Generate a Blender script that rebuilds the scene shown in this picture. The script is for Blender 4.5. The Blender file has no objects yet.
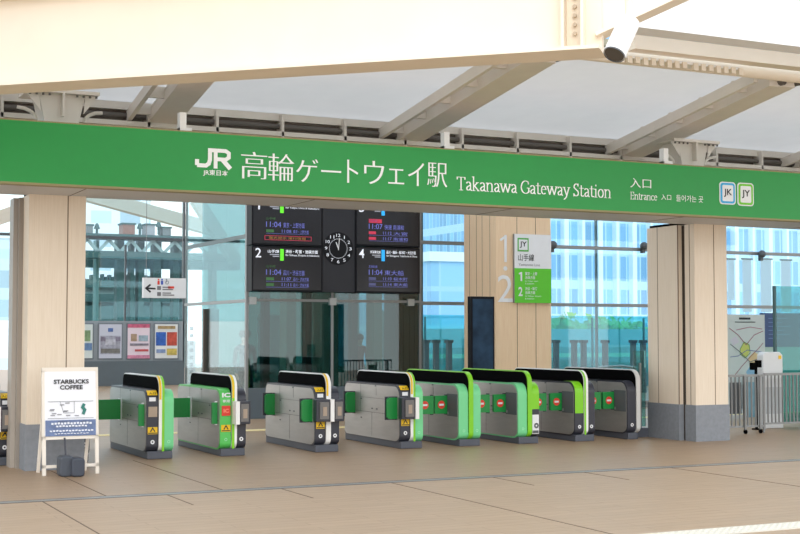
import bpy, bmesh, math, random
from mathutils import Vector, Matrix
random.seed(7)
SC = bpy.context.scene
COL = SC.collection

# ------------------------------------------------------------------ camera
FPX = 1337.0
YAW = math.atan(650 / math.hypot(FPX, 67)); PIT = math.atan(67 / FPX)
CAMP = Vector((0, 0, 1.6))
FW = Vector((math.sin(YAW) * math.cos(PIT), math.cos(YAW) * math.cos(PIT), math.sin(PIT)))
RT = Vector((math.cos(YAW), -math.sin(YAW), 0)); UP = RT.cross(FW)
cd = bpy.data.cameras.new('camera'); cd.lens = FPX / 800 * 36; cd.sensor_width = 36
cd.clip_start = .1; cd.clip_end = 1500
cam = bpy.data.objects.new('camera', cd); COL.objects.link(cam)
cam.matrix_world = Matrix((( RT.x, UP.x, -FW.x, 0), (RT.y, UP.y, -FW.y, 0), (RT.z, UP.z, -FW.z, 1.6), (0, 0, 0, 1)))
SC.camera = cam

# ------------------------------------------------------------------ world, light, exposure
w = bpy.data.worlds.new('sky'); SC.world = w; w.use_nodes = True
nt = w.node_tree; nt.nodes.clear()
out = nt.nodes.new('ShaderNodeOutputWorld'); bg = nt.nodes.new('ShaderNodeBackground')
tc = nt.nodes.new('ShaderNodeTexCoord'); sp = nt.nodes.new('ShaderNodeSeparateXYZ'); rp = nt.nodes.new('ShaderNodeValToRGB')
nt.links.new(tc.outputs['Generated'], sp.inputs[0]); nt.links.new(sp.outputs['Z'], rp.inputs[0])
nt.links.new(rp.outputs[0], bg.inputs[0]); nt.links.new(bg.outputs[0], out.inputs[0])
rp.color_ramp.elements[0].position = 0.0; rp.color_ramp.elements[0].color = (1.0, .99, .97, 1)
rp.color_ramp.elements[1].position = .7; rp.color_ramp.elements[1].color = (.80, .89, 1.0, 1)
bg.inputs[1].default_value = 1.5
sd = bpy.data.lights.new('sun', 'SUN'); sd.energy = .95; sd.angle = math.radians(35); sd.color = (1, .97, .92)
so = bpy.data.objects.new('sun', sd); COL.objects.link(so)
so.rotation_euler = Vector((.35, .75, -.50)).to_track_quat('-Z', 'Y').to_euler()
SC.view_settings.view_transform = 'Standard'; SC.view_settings.look = 'None'
SC.view_settings.exposure = .4; SC.view_settings.gamma = 1; SC.view_settings.use_curve_mapping = False
try:
    SC.cycles.use_denoising = True
    SC.cycles.transparent_max_bounces = 24; SC.cycles.max_bounces = 12; SC.cycles.diffuse_bounces = 6
except Exception: pass


def ray(x, y): return FW * FPX + RT * (x - 400) - UP * (y - 267)
def P(x, y, Y):
    r = ray(x, y); return CAMP + r * (Y / r.y)
def PX(x, Y, y=300): return P(x, y, Y).x
def PZ(x, y, Y): return P(x, y, Y).z

# ------------------------------------------------------------------ materials
def lin(c):
    return tuple(((v / 255) / 12.92 if v / 255 <= .04045 else ((v / 255 + .055) / 1.055) ** 2.4) for v in c)
MATS = {}
def mat(name, rgb, rough=.6, metal=0., noise=0., nscale=8., emit=0., stretch=(1, 1, 1), bump=0., spec=.5):
    if name in MATS: return MATS[name]
    m = bpy.data.materials.new(name); m.use_nodes = True; n = m.node_tree; b = n.nodes['Principled BSDF']
    c = lin(rgb) + (1,)
    b.inputs['Base Color'].default_value = c; b.inputs['Roughness'].default_value = rough; b.inputs['Metallic'].default_value = metal
    b.inputs['Specular IOR Level'].default_value = spec
    if emit:
        b.inputs['Emission Color'].default_value = c; b.inputs['Emission Strength'].default_value = emit
    tc = n.nodes.new('ShaderNodeTexCoord'); mp = n.nodes.new('ShaderNodeMapping'); nz = n.nodes.new('ShaderNodeTexNoise')
    mp.inputs['Scale'].default_value = stretch; nz.inputs['Scale'].default_value = nscale; nz.inputs['Detail'].default_value = 5
    n.links.new(tc.outputs['Object'], mp.inputs[0]); n.links.new(mp.outputs[0], nz.inputs['Vector'])
    mx = n.nodes.new('ShaderNodeMix'); mx.data_type = 'RGBA'; mx.blend_type = 'MULTIPLY'
    rm = n.nodes.new('ShaderNodeValToRGB'); k = noise if noise else .03
    rm.color_ramp.elements[0].position = .3; rm.color_ramp.elements[0].color = (1 - k, 1 - k, 1 - k, 1)
    rm.color_ramp.elements[1].position = .7; rm.color_ramp.elements[1].color = (1, 1, 1, 1)
    n.links.new(nz.outputs[0], rm.inputs[0]); mx.inputs[0].default_value = 1; mx.inputs[6].default_value = c
    n.links.new(rm.outputs[0], mx.inputs[7]); n.links.new(mx.outputs[2], b.inputs['Base Color'])
    if bump:
        bp = n.nodes.new('ShaderNodeBump'); bp.inputs['Strength'].default_value = bump; n.links.new(nz.outputs[0], bp.inputs['Height']); n.links.new(bp.outputs[0], b.inputs['Normal'])
    MATS[name] = m; return m
def glass(name, tint, refl=.08, rough=.02, fres=.6):
    m = bpy.data.materials.new(name); m.use_nodes = True; n = m.node_tree; n.nodes.clear()
    o = n.nodes.new('ShaderNodeOutputMaterial'); t = n.nodes.new('ShaderNodeBsdfTransparent'); g = n.nodes.new('ShaderNodeBsdfGlossy')
    lw = n.nodes.new('ShaderNodeLayerWeight'); lw.inputs[0].default_value = .25
    ma = n.nodes.new('ShaderNodeMath'); ma.operation = 'MULTIPLY_ADD'; ma.inputs[1].default_value = fres; ma.inputs[2].default_value = refl
    n.links.new(lw.outputs['Fresnel'], ma.inputs[0])
    mx = n.nodes.new('ShaderNodeMixShader'); t.inputs[0].default_value = lin(tint) + (1,); g.inputs['Roughness'].default_value = rough
    g.inputs[0].default_value = (.92, .96, .98, 1)
    n.links.new(ma.outputs[0], mx.inputs[0]); n.links.new(t.outputs[0], mx.inputs[1]); n.links.new(g.outputs[0], mx.inputs[2]); n.links.new(mx.outputs[0], o.inputs[0])
    MATS[name] = m; return m
def grid_mat(name, frame, pane, sx, sz, gap=.12, rough=.3):
    """facade of a building: panes between mullions, pattern in object space"""
    m = mat(name, pane, rough); n = m.node_tree; b = n.nodes['Principled BSDF']
    for l in list(b.inputs['Base Color'].links): n.links.remove(l)
    tc = n.nodes.new('ShaderNodeTexCoord'); sep = n.nodes.new('ShaderNodeSeparateXYZ'); n.links.new(tc.outputs['Object'], sep.inputs[0])
    def mm(op, a, bb):
        q = n.nodes.new('ShaderNodeMath'); q.operation = op
        for i, v in enumerate((a, bb)):
            if isinstance(v, (int, float)): q.inputs[i].default_value = v
            elif v is not None: n.links.new(v, q.inputs[i])
        return q.outputs[0]
    xy = mm('ADD', sep.outputs[0], sep.outputs[1])
    fx = mm('LESS_THAN', mm('FRACT', mm('DIVIDE', xy, sx), None), gap)
    fz = mm('LESS_THAN', mm('FRACT', mm('DIVIDE', sep.outputs[2], sz), None), gap * 1.6)
    f = mm('MAXIMUM', fx, fz)
    wn = n.nodes.new('ShaderNodeTexWhiteNoise'); cb = n.nodes.new('ShaderNodeCombineXYZ')
    n.links.new(mm('FLOOR', mm('DIVIDE', xy, sx), None), cb.inputs[0]); n.links.new(mm('FLOOR', mm('DIVIDE', sep.outputs[2], sz), None), cb.inputs[2])
    n.links.new(cb.outputs[0], wn.inputs['Vector'])
    mr = n.nodes.new('ShaderNodeMapRange'); mr.inputs['To Min'].default_value = .75; mr.inputs['To Max'].default_value = 1.15; n.links.new(wn.outputs['Value'], mr.inputs[0])
    sc = n.nodes.new('ShaderNodeVectorMath'); sc.operation = 'SCALE'; sc.inputs[0].default_value = lin(pane); n.links.new(mr.outputs[0], sc.inputs['Scale'])
    mx = n.nodes.new('ShaderNodeMix'); mx.data_type = 'RGBA'; n.links.new(f, mx.inputs[0]); n.links.new(sc.outputs[0], mx.inputs[6]); mx.inputs[7].default_value = lin(frame) + (1,)
    n.links.new(mx.outputs[2], b.inputs['Base Color']); return m
def wood_mat(name, rgb, rgb2, stretch, rough=.55, seams=None):
    m = mat(name, rgb, rough, nscale=3); n = m.node_tree; b = n.nodes['Principled BSDF']
    for l in list(b.inputs['Base Color'].links): n.links.remove(l)
    tc = n.nodes.new('ShaderNodeTexCoord'); mp = n.nodes.new('ShaderNodeMapping'); mp.inputs['Scale'].default_value = stretch
    nz = n.nodes.new('ShaderNodeTexNoise'); nz.inputs['Scale'].default_value = 4; nz.inputs['Detail'].default_value = 8; nz.inputs['Roughness'].default_value = .65
    n.links.new(tc.outputs['Object'], mp.inputs[0]); n.links.new(mp.outputs[0], nz.inputs['Vector'])
    r = n.nodes.new('ShaderNodeValToRGB'); r.color_ramp.elements[0].position = .32; r.color_ramp.elements[1].position = .68
    r.color_ramp.elements[0].color = lin(rgb2) + (1,); r.color_ramp.elements[1].color = lin(rgb) + (1,)
    n.links.new(nz.outputs[0], r.inputs[0]); n.links.new(r.outputs[0], b.inputs['Base Color'])
    if seams:                                   # plank / tile joints, thin brick joints
        bk = n.nodes.new('ShaderNodeTexBrick'); bk.inputs['Scale'].default_value = 1; bk.inputs['Brick Width'].default_value = seams[0]; bk.inputs['Row Height'].default_value = seams[1]
        bk.inputs['Mortar Size'].default_value = seams[2]; bk.inputs['Color1'].default_value = (1, 1, 1, 1); bk.inputs['Color2'].default_value = (.92, .92, .92, 1); bk.inputs['Mortar'].default_value = (.74, .72, .70, 1)
        n.links.new(tc.outputs['Object'], bk.inputs['Vector'])
        mx = n.nodes.new('ShaderNodeMix'); mx.data_type = 'RGBA'; mx.blend_type = 'MULTIPLY'; mx.inputs[0].default_value = .8
        n.links.new(r.outputs[0], mx.inputs[6]); n.links.new(bk.outputs[0], mx.inputs[7]); n.links.new(mx.outputs[2], b.inputs['Base Color'])
    return m

GREEN = mat('sign_green', (14, 148, 60), .4)
WHITE = mat('white_paint', (240, 240, 238), .5)
CREAM = mat('cream_steel', (236, 224, 205), .5, noise=.05, nscale=2)
BEIGE = mat('beige_steel', (228, 220, 210), .5, noise=.06, nscale=3)
SOFF = mat('soffit_metal', (200, 203, 208), .45, noise=.05, nscale=2)
DARKPIPE = mat('dark_pipe', (96, 90, 84), .5)
WOODC = wood_mat('pale_cedar', (230, 216, 197), (220, 204, 182), (14, 14, .5))
FLOORA = wood_mat('brown_wood_tile', (174, 147, 118), (153, 127, 100), (.5, 9, 1), .42, (1.22, .15, .006))
FLOORB = wood_mat('pale_wood_tile', (182, 157, 130), (163, 138, 112), (.5, 9, 1), .5, (1.22, .15, .006))
STONE = mat('grey_stone', (134, 139, 146), .6, noise=.15, nscale=20)
GREY = mat('grey_metal', (140, 142, 142), .4, .3)
DGREY = mat('dark_grey_metal', (84, 88, 92), .5)
STEEL = mat('brushed_steel', (176, 173, 168), .34, .55, noise=.12, nscale=3, stretch=(1, 1, 6))
BLACK = mat('gloss_black', (7, 7, 8), .8, spec=.03)
NAVY = mat('dark_slate', (50, 52, 62), .35)
PLINTH = mat('plinth_grey', (80, 84, 94), .5)
MINT = mat('mint_green', (118, 212, 148), .35)
MIDG = mat('leaf_green', (88, 196, 92), .35)
LIME = mat('lime_green', (128, 206, 30), .35)
FLAP = mat('flap_green', (20, 140, 62), .4)
YEL = mat('yellow_label', (240, 196, 20), .45)
ORANGE = mat('orange_mark', (236, 120, 30), .45)
RED = mat('red_mark', (226, 62, 46), .45)
SCRW = mat('screen_white', (226, 230, 238), .4, emit=.35)
SCRG = mat('screen_green', (96, 220, 40), .4, emit=.5)
SCRB = mat('screen_blue', (40, 165, 235), .4, emit=.5)
SCRP = mat('screen_violet', (116, 122, 210), .4, emit=.2)
SCRR = mat('screen_red', (200, 50, 80), .4, emit=.25)
SCRO = mat('screen_orange', (170, 120, 50), .4, emit=.15)
SCRDG = mat('screen_dim_green', (60, 110, 60), .4, emit=.1)
PANELB = mat('panel_black', (18, 19, 24), .5, spec=.2)
PANELC = mat('panel_charcoal', (44, 45, 50), .4, spec=.3)
SIGNW = mat('sign_white', (232, 234, 236), .5)
JYG = mat('line_green', (112, 200, 40), .5)
JKB = mat('line_blue', (50, 170, 225), .5)
INK = mat('ink', (40, 42, 46), .6)
GLS = glass('clear_glass', (226, 244, 250), .04)
GLT = glass('teal_glass', (236, 248, 250), .05, fres=.3)
GLB = glass('box_glass', (150, 190, 190), .06, .01)
GLE = glass('edge_glass', (190, 225, 222), .05)

def fabric(name, rgb, tr, k=.55):
    m = mat(name, rgb, .8, noise=.05, nscale=3); n = m.node_tree; b = n.nodes['Principled BSDF']
    t = n.nodes.new('ShaderNodeBsdfTranslucent'); t.inputs[0].default_value = tr + (1,); x = n.nodes.new('ShaderNodeMixShader'); x.inputs[0].default_value = k
    o = [q for q in n.nodes if q.type == 'OUTPUT_MATERIAL'][0]
    n.links.new(b.outputs[0], x.inputs[1]); n.links.new(t.outputs[0], x.inputs[2]); n.links.new(x.outputs[0], o.inputs[0]); return m
tm = fabric('translucent_fabric', (244, 246, 250), (.9, .93, .97))
MEMB = fabric('roof_fabric', (232, 230, 226), (.74, .74, .74), .28)
HALLF = fabric('hall_roof_fabric', (236, 238, 240), (.9, .92, .95), .6)

# ------------------------------------------------------------------ mesh helpers
class MB:
    def __init__(s): s.v = []; s.f = []; s.ch = []
    def add(s, vs, fs):
        s.ch.append((list(vs), list(fs))); k = len(s.v); s.v += [tuple(v) for v in vs]; s.f += [tuple(k + i for i in f) for f in fs]; return s
    def box(s, x0, x1, y0, y1, z0, z1):
        return s.add([(x, y, z) for z in (z0, z1) for y in (y0, y1) for x in (x0, x1)],
                     [(0, 2, 3, 1), (4, 5, 7, 6), (0, 1, 5, 4), (2, 6, 7, 3), (0, 4, 6, 2), (1, 3, 7, 5)])
    def obox(s, c, ax, ay, az, hx, hy, hz):
        """box at centre c along unit axes, half sizes"""
        c = Vector(c); vs = [c + ax * (i * hx) + ay * (j * hy) + az * (k * hz) for k in (-1, 1) for j in (-1, 1) for i in (-1, 1)]
        return s.add(vs, [(0, 2, 3, 1), (4, 5, 7, 6), (0, 1, 5, 4), (2, 6, 7, 3), (0, 4, 6, 2), (1, 3, 7, 5)])
    def bar(s, a, b, wd, ht, up=Vector((0, 0, 1))):
        """rectangular bar from a to b, width sideways, height along up"""
        a = Vector(a); b = Vector(b); d = (b - a); L = d.length; d.normalize(); sd_ = d.cross(up).normalized(); u2 = sd_.cross(d).normalized()
        return s.obox((a + b) / 2, d, sd_, u2, L / 2, wd / 2, ht / 2)
    def cyl(s, a, b, r, r2=None, n=16, cap=True):
        a = Vector(a); b = Vector(b); d = (b - a).normalized(); r2 = r if r2 is None else r2
        u = d.orthogonal().normalized(); v = d.cross(u); vs = []
        for p, q in ((a, r), (b, r2)): vs += [p + (u * math.cos(2 * math.pi * i / n) + v * math.sin(2 * math.pi * i / n)) * q for i in range(n)]
        fs = [(i, (i + 1) % n, n + (i + 1) % n, n + i) for i in range(n)]
        if cap: fs += [tuple(range(n))[::-1], tuple(range(n, 2 * n))]
        return s.add(vs, fs)
    def prism(s, pts, axis, a, b):
        """closed polygon extruded along axis; pts in the remaining two axes in order"""
        n = len(pts); vs = []
        for q in (a, b):
            for (p0, p1) in pts:
                vs.append({0: (q, p0, p1), 1: (p0, q, p1), 2: (p0, p1, q)}[axis])
        return s.add(vs, [(i, (i + 1) % n, n + (i + 1) % n, n + i) for i in range(n)] + [tuple(range(n))[::-1], tuple(range(n, 2 * n))])
    def ribbon(s, pts, x0, x1, off=.002):
        """open (y,z) polyline swept between x0 and x1, as a thin shell"""
        n = len(pts); vs = [(x, y, z) for x in (x0, x1) for (y, z) in pts]
        return s.add(vs, [(i, i + 1, n + i + 1, n + i) for i in range(n - 1)])
    def sphere(s, c, r, n=12, m=8, sc=(1, 1, 1)):
        vs = [(c[0], c[1], c[2] + r * sc[2])]; fs = []
        for j in range(1, m):
            t = math.pi * j / m
            vs += [(c[0] + r * sc[0] * math.sin(t) * math.cos(2 * math.pi * i / n), c[1] + r * sc[1] * math.sin(t) * math.sin(2 * math.pi * i / n), c[2] + r * sc[2] * math.cos(t)) for i in range(n)]
        vs.append((c[0], c[1], c[2] - r * sc[2])); L = len(vs) - 1
        for i in range(n):
            fs.append((0, 1 + i, 1 + (i + 1) % n)); fs.append((L, L - n + (i + 1) % n, L - n + i))
        for j in range(m - 2):
            for i in range(n):
                a = 1 + j * n + i; b = 1 + j * n + (i + 1) % n; fs.append((a, a + n, b + n, b))
        return s.add(vs, fs)
    def disc(s, cx, cz, Y, r, n=24, r0=0):
        """flat disc or ring facing -Y"""
        if r0 == 0: return s.add([(cx + r * math.cos(2 * math.pi * i / n), Y, cz + r * math.sin(2 * math.pi * i / n)) for i in range(n)], [tuple(range(n))])
        vs = [(cx + q * math.cos(2 * math.pi * i / n), Y, cz + q * math.sin(2 * math.pi * i / n)) for q in (r0, r) for i in range(n)]
        return s.add(vs, [(i, n + i, n + (i + 1) % n, (i + 1) % n) for i in range(n)])
    def stroke(s, pts, wd, f, cap=0.):
        """2-D polyline of width wd, mitred; f maps (x,z) to 3-D"""
        P2 = [Vector(p) for p in pts]; n = len(P2); L = []; R = []
        for i in range(n):
            if i == 0: d = (P2[1] - P2[0]).normalized(); k = 1
            elif i == n - 1: d = (P2[-1] - P2[-2]).normalized(); k = 1
            else:
                a = (P2[i] - P2[i - 1]).normalized(); b = (P2[i + 1] - P2[i]).normalized(); d = (a + b).normalized(); k = 1 / max(.5, d.dot(a))
            nn = Vector((-d.y, d.x)) * wd / 2 * k
            L.append(P2[i] + nn); R.append(P2[i] - nn)
        return s.add([f(p) for p in L + R], [(i, i + 1, n + i + 1, n + i) for i in range(n - 1)])
    def each(s, name, m, parent, **kw):
        """every added piece becomes an object of its own"""
        for vs, fs in s.ch: MB().add(vs, fs).build(name, m, parent, **kw)
    def build(s, name, m, parent=None, origin=None, smooth=False, bevel=0):
        off = Vector((0, 0, 0))
        if parent is not None:
            q = parent
            while q is not None: off += q.location; q = q.parent
        elif origin is not None: off = Vector(origin)
        else:
            xs, ys, zs = zip(*s.v); off = Vector(((min(xs) + max(xs)) / 2, (min(ys) + max(ys)) / 2, min(zs)))
        me = bpy.data.meshes.new(name); me.from_pydata([Vector(v) - off for v in s.v], [], s.f)
        bm = bmesh.new(); bm.from_mesh(me); bmesh.ops.recalc_face_normals(bm, faces=bm.faces)
        bm.to_mesh(me); bm.free()
        if smooth:
            for p in me.polygons: p.use_smooth = True
        me.materials.append(m); o = bpy.data.objects.new(name, me); COL.objects.link(o)
        if parent is not None: o.parent = parent
        else: o.location = off
        if bevel:
            b = o.modifiers.new('edge', 'BEVEL'); b.width = bevel; b.segments = 2; b.limit_method = 'ANGLE'; b.angle_limit = .6
        return o
def tag(o, label, cat, group=None, kind=None):
    if kind: o['kind'] = kind
    if label: o['label'] = label
    if cat: o['category'] = cat
    if group: o['group'] = group
    return o
def thing(name, loc, label, cat, group=None):
    o = bpy.data.objects.new(name, None); o.empty_display_size = .1; COL.objects.link(o); o.location = loc
    return tag(o, label, cat, group)
def struct(o): o['kind'] = 'structure'; return o

DG = None
def glyphs(sx, offset=0., bold_dx=0.):
    """mesh of a string in the built-in typeface, flat in x/y"""
    cu = bpy.data.curves.new('t', 'FONT'); cu.body = sx; cu.size = 1; cu.offset = offset; cu.resolution_u = 3
    o = bpy.data.objects.new('t', cu); COL.objects.link(o)
    dg = bpy.context.evaluated_depsgraph_get(); me = bpy.data.meshes.new_from_object(o.evaluated_get(dg))
    vs = [(v.co.x, v.co.y, 0.) for v in me.vertices]; fs = [tuple(p.vertices) for p in me.polygons]
    bpy.data.objects.remove(o); bpy.data.curves.remove(cu); bpy.data.meshes.remove(me)
    if bold_dx:
        n = len(vs); V = list(vs); Fs = list(fs)
        for k in (1, 2):
            V += [(x + bold_dx * k / 2, y, -.0008 * k) for x, y, _z in vs]; Fs += [tuple(i + n * k for i in f) for f in fs]
        vs, fs = V, Fs
    return vs, fs
def text(mb, sx, x0, x1, z0, z1, Y, offset=0., bold_dx=0., f=None):
    """fit a string's ink into the rectangle x0..x1, z0..z1 on the plane y=Y"""
    vs, fs = glyphs(sx, offset, bold_dx)
    if not vs: return mb
    a0 = min(v[0] for v in vs); a1 = max(v[0] for v in vs); b0 = min(v[1] for v in vs); b1 = max(v[1] for v in vs)
    kx = (x1 - x0) / max(a1 - a0, 1e-6); kz = (z1 - z0) / max(b1 - b0, 1e-6)
    f = f or (lambda p: (p[0], Y, p[1]))
    out_ = []
    for v in vs:
        q = f((x0 + (v[0] - a0) * kx, z0 + (v[1] - b0) * kz)); out_.append((q[0], q[1] + v[2], q[2]))
    return mb.add(out_, fs)
def one(mb, x0, x1, z0, z1, Y, wd):
    xm = x1 - wd / 2 - (x1 - x0) * .12; f = lambda p: (p[0], Y, p[1])
    mb.stroke([(xm, z0), (xm, z1)], wd, f); mb.stroke([(xm, z1 - wd * .5), (x0 + (x1 - x0) * .1, z1 - (z1 - z0) * .2)], wd * .8, lambda p: (p[0], Y - .001, p[1])); return mb
def rrect(x0, x1, z0, z1, r, n=4):
    pts = []
    for cx, cz, a in ((x1 - r, z1 - r, 0), (x0 + r, z1 - r, 90), (x0 + r, z0 + r, 180), (x1 - r, z0 + r, 270)):
        pts += [(cx + r * math.cos(math.radians(a + 90 * i / n)), cz + r * math.sin(math.radians(a + 90 * i / n))) for i in range(n + 1)]
    return pts
def B(*a): return MB().box(*a)

# ================================================================== SETTING
struct(B(-12, 45, -6, 13.08, -.3, 0).build('floor', FLOORB, origin=(0, 0, 0)))
struct(B(-12, 45, 13.22, 62, -.3, 0).build('floor', FLOORA, origin=(0, 0, 0)))
mt = B(-12, 45, 13.08, 13.22, -.3, .002).build('trim_1', mat('groove_steel', (150, 150, 146), .4, .4, noise=.25, nscale=6)); struct(mt)
m = MB(); m.box(-12, 45, 13.075, 13.085, 0, .004); m.box(-12, 45, 13.215, 13.225, 0, .004); struct(m.build('trim_2', DGREY))
jm = mat('joint', (112, 96, 80), .8)
for i, (x, a, b) in enumerate([(2.55, 13.08, 6), (3.77, 13.08, 12.2), (4.98, 13.08, 12.2), (6.24, 13.08, 6), (7.5, 13.08, 12.2), (8.72, 13.08, 12.2), (9.95, 13.08, 6),
                               (3.2, 15.9, 13.22), (4.4, 16.8, 13.22)]):
    struct(B(x - .006, x + .006, b, a, -.01, .003).build('trim_%d' % (3 + i), jm))
# pale tactile strip at the camera side
m = MB(); m.box(6.3, 16, 8.55, 8.85, 0, .006); ts = thing('tactile_strip', (9, 8.7, 0), 'cream white dotted tactile paving strip at the front edge of the floor', 'tactile paving')
m.build('paving', mat('tactile_white', (214, 208, 194), .6), ts)
m = MB()
for i in range(70):
    for j in range(4): m.cyl((6.36 + i * .07, 8.6 + j * .066, .006), (6.36 + i * .07, 8.6 + j * .066, .011), .016, .011, 6)
tag(m.build('raised_dots', mat('tactile_dot', (222, 214, 196), .6), ts), None, None, None, 'stuff')
tag(B(-3, 30, 21.0, 21.3, 0, .006).build('tactile_line', mat('tactile_yellow', (226, 208, 150), .7)), 'pale yellow tactile guide line on the floor behind the ticket gates', 'tactile paving')
struct(B(-60, 160, 62, 400, -8, -7.6).build('ground', mat('outside_paving', (170, 176, 178), .8)))

# columns ------------------------------------------------------------
WOODM = wood_mat('warm_cedar', (238, 212, 178), (228, 196, 158), (14, 14, .5))
def column(nm, x0, x1, y0, y1, z1, seams_front, seams_left, basez=.54, wd=None):
    c = struct(B(x0, x1, y0, y1, basez, z1).build(nm, wd or WOODC, origin=(x0, y0, 0)))
    b = B(x0 - .012, x1 + .012, y0 - .012, y1 + .01, 0, basez).build('column_base', STONE, c)
    s = MB()
    for f in seams_front: s.box(x0 + f * (x1 - x0) - .006, x0 + f * (x1 - x0) + .006, y0 - .002, y0 + .01, basez, z1)
    for f in seams_left: s.box(x0 - .002, x0 + .01, y0 + f * (y1 - y0) - .006, y0 + f * (y1 - y0) + .006, basez, z1)
    s.build('panel_seam', mat('seam_brown', (120, 100, 80), .8), c)
    B(x0 + .03, x1 - .03, y0 + .03, y1 - .03, z1, z1 + .04).build('shadow_gap', BLACK, c)
    return c
c = column('trim_20', 2.93, 3.60, 16.05, 16.6, 3.25, [.68], [])
B(2.88, 2.93, 16.40, 16.62, 0, 3.24).build('side_cladding', mat('clad_grey', (150, 142, 132), .5), c)
B(2.83, 2.88, 16.5, 16.75, 0, 3.24).build('side_cladding', mat('clad_grey2', (172, 164, 154), .5), c)
c = column('trim_21', 12.69, 13.30, 16.05, 16.28, 3.25, [.6], [.5])
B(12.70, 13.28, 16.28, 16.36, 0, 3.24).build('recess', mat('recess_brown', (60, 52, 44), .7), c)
c = column('trim_22', 12.62, 13.2, 16.36, 17.12, 3.25, [], [.0, .66])
MX0, MX1, MY0, MY1 = PX(496, 21.9), PX(551, 21.9), 21.9, 23.15
MXL = MX0
c = column('trim_23', MX0, MX1, MY0, MY1, 5.2, [.38, .72], [.18, .42, .6, .82], wd=WOODM)

# back facade (Y=24) --------------------------------------------------
FY = 24.0
def facade(i, x0, x1, mull, zs=(.12, 2.22, 3.45), top=5.0, gl=GLS):
    g = B(x0, x1, FY + .04, FY + .052, .1, top).build('window_%d' % i, gl); struct(g)
    m = MB()
    for z in zs: m.box(x0, x1, FY, FY + .09, z - .035, z + .035)
    m.box(x0, x1, FY, FY + .09, 0, .1)
    for x in mull: m.box(x - .02, x + .02, FY + .055, FY + .11, 0, top)
    m.each('mullion', GREY, g)
facade(1, -6, 3.4, (-4, -1, 1.5, 3.4))
facade(2, 11.72, MX0 + .7, (), )
facade(3, MX1 - .15, 34, (16.4, 19.6, 23, 27, 31))
# glass lift box under the departure boards
BX0, BX1 = 8.44, PX(420, FY, 340)
bx = thing('glass_lift_lobby', ((BX0 + BX1) / 2, 26, 0), 'grey green glass enclosed lobby below and behind the departure boards', 'glass enclosure')
B(BX0, BX1, FY, FY + .015, .58, 5.0).build('front_glass', GLB, bx)
B(BX0, BX0 + .015, FY, 28, .05, 5.0).build('side_glass', GLT, bx)
m = MB(); xm = PX(332, FY)
for x in (BX0, xm, BX1): m.box(x - .025, x + .025, FY - .02, FY + .06, 0, 5.0)
m.box(BX0, BX1, FY - .03, FY + .02, 2.22, 2.27); m.box(BX0, BX0 + .02, FY, 28, 3.42, 3.5); m.box(BX0 - .02, BX0 + .02, FY, 28, 2.2, 2.26)
m.box(BX0, BX0 + .04, 27.95, 28.02, 0, 5)
m.build('frame', GREY, bx)
m = MB()
for x in (PX(252, FY), xm, PX(410, FY)): m.box(x - .07, x + .07, FY - .06, FY, 2.16, 2.3)
m.each('glass_clamp', mat('clamp', (176, 180, 180), .4, .4), bx)
B(BX0, BX1, FY - .01, FY + .05, 0, .58).build('floor_reflection', mat('reflection_grey', (92, 104, 112), .3), bx)  # grey panel stands for the dark floor mirrored in the lower glass
B(BX1 - .5, BX1 + .12, FY + .1, FY + .6, 0, 5.0).build('end_post', mat('end_post', (66, 80, 82), .4), bx)
B(BX0 + .15, BX1 + .1, 27.2, 27.3, 0, 5).build('rear_wall', glass('lobby_rear_glass', (130, 168, 166), .04), bx)
m = MB()
for px, wpx in ((285, 10), (318, 20), (372, 9)): a = PX(px, 26); m.box(a, a + wpx * .021, 25.9, 26.3, 0, 5)
m.each('inner_pillar', mat('lobby_pillar', (190, 182, 160), .5), bx)
m = MB()
for px in (262, 304, 350, 386, 396): a = PX(px, 26.6); m.box(a, a + .14, 26.5, 26.7, 0, 5)
m.each('inner_mullion', mat('lobby_dark', (56, 66, 66), .4), bx)
m = MB()
for px0, px1, y0, y1 in ((258, 282, 315, 372), (378, 392, 310, 384)):
    m.box(PX(px0, 27.15), PX(px1, 27.15), 27.12, 27.19, PZ(300, y1, 27.1), PZ(300, y0, 27.1))
m.each('painted_daylight', mat('lobby_pane', (200, 226, 226), .3), bx)  # pale opaque panes whose colour imitates bright daylight behind the lobby
# brown door leaf inside the side opening
tag(B(PX(204, 26.5), PX(219, 26.5), 26.5, 26.58, 0, PZ(210, 309, 26.5)).build('service_door', mat('door_brown', (92, 82, 74), .6)), 'tall dark brown door leaf inside the glass side wall of the lobby', 'door')

# roof --------------------------------------------------------------
RY1, RZ1 = 17.3, 4.62       # back edge of front roof plane
RY0, RZ0 = 13.0, 5.02       # front edge (raised)
def roofz(Y): return RZ1 + (RZ0 - RZ1) * (RY1 - Y) / (RY1 - RY0)
m = MB(); m.add([(x, y, z) for x in (-8, 30) for y, z in ((RY0, RZ0), (RY1, RZ1))], [(0, 1, 3, 2)]); struct(m.build('ceiling', MEMB))
m = MB(); m.add([(x, y, z) for x in (-12, 40) for y, z in ((RY1 + .02, 4.75), (50, 8.2))], [(0, 1, 3, 2)]); struct(m.build('ceiling', HALLF))
# outer canopy fabric above the forecourt
m = MB(); m.add([(x, y, z) for x in (-8, 30) for y, z in ((7.5, 7.2), (12.6, 5.75))], [(0, 1, 3, 2)]); struct(m.build('ceiling', tm))

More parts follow.
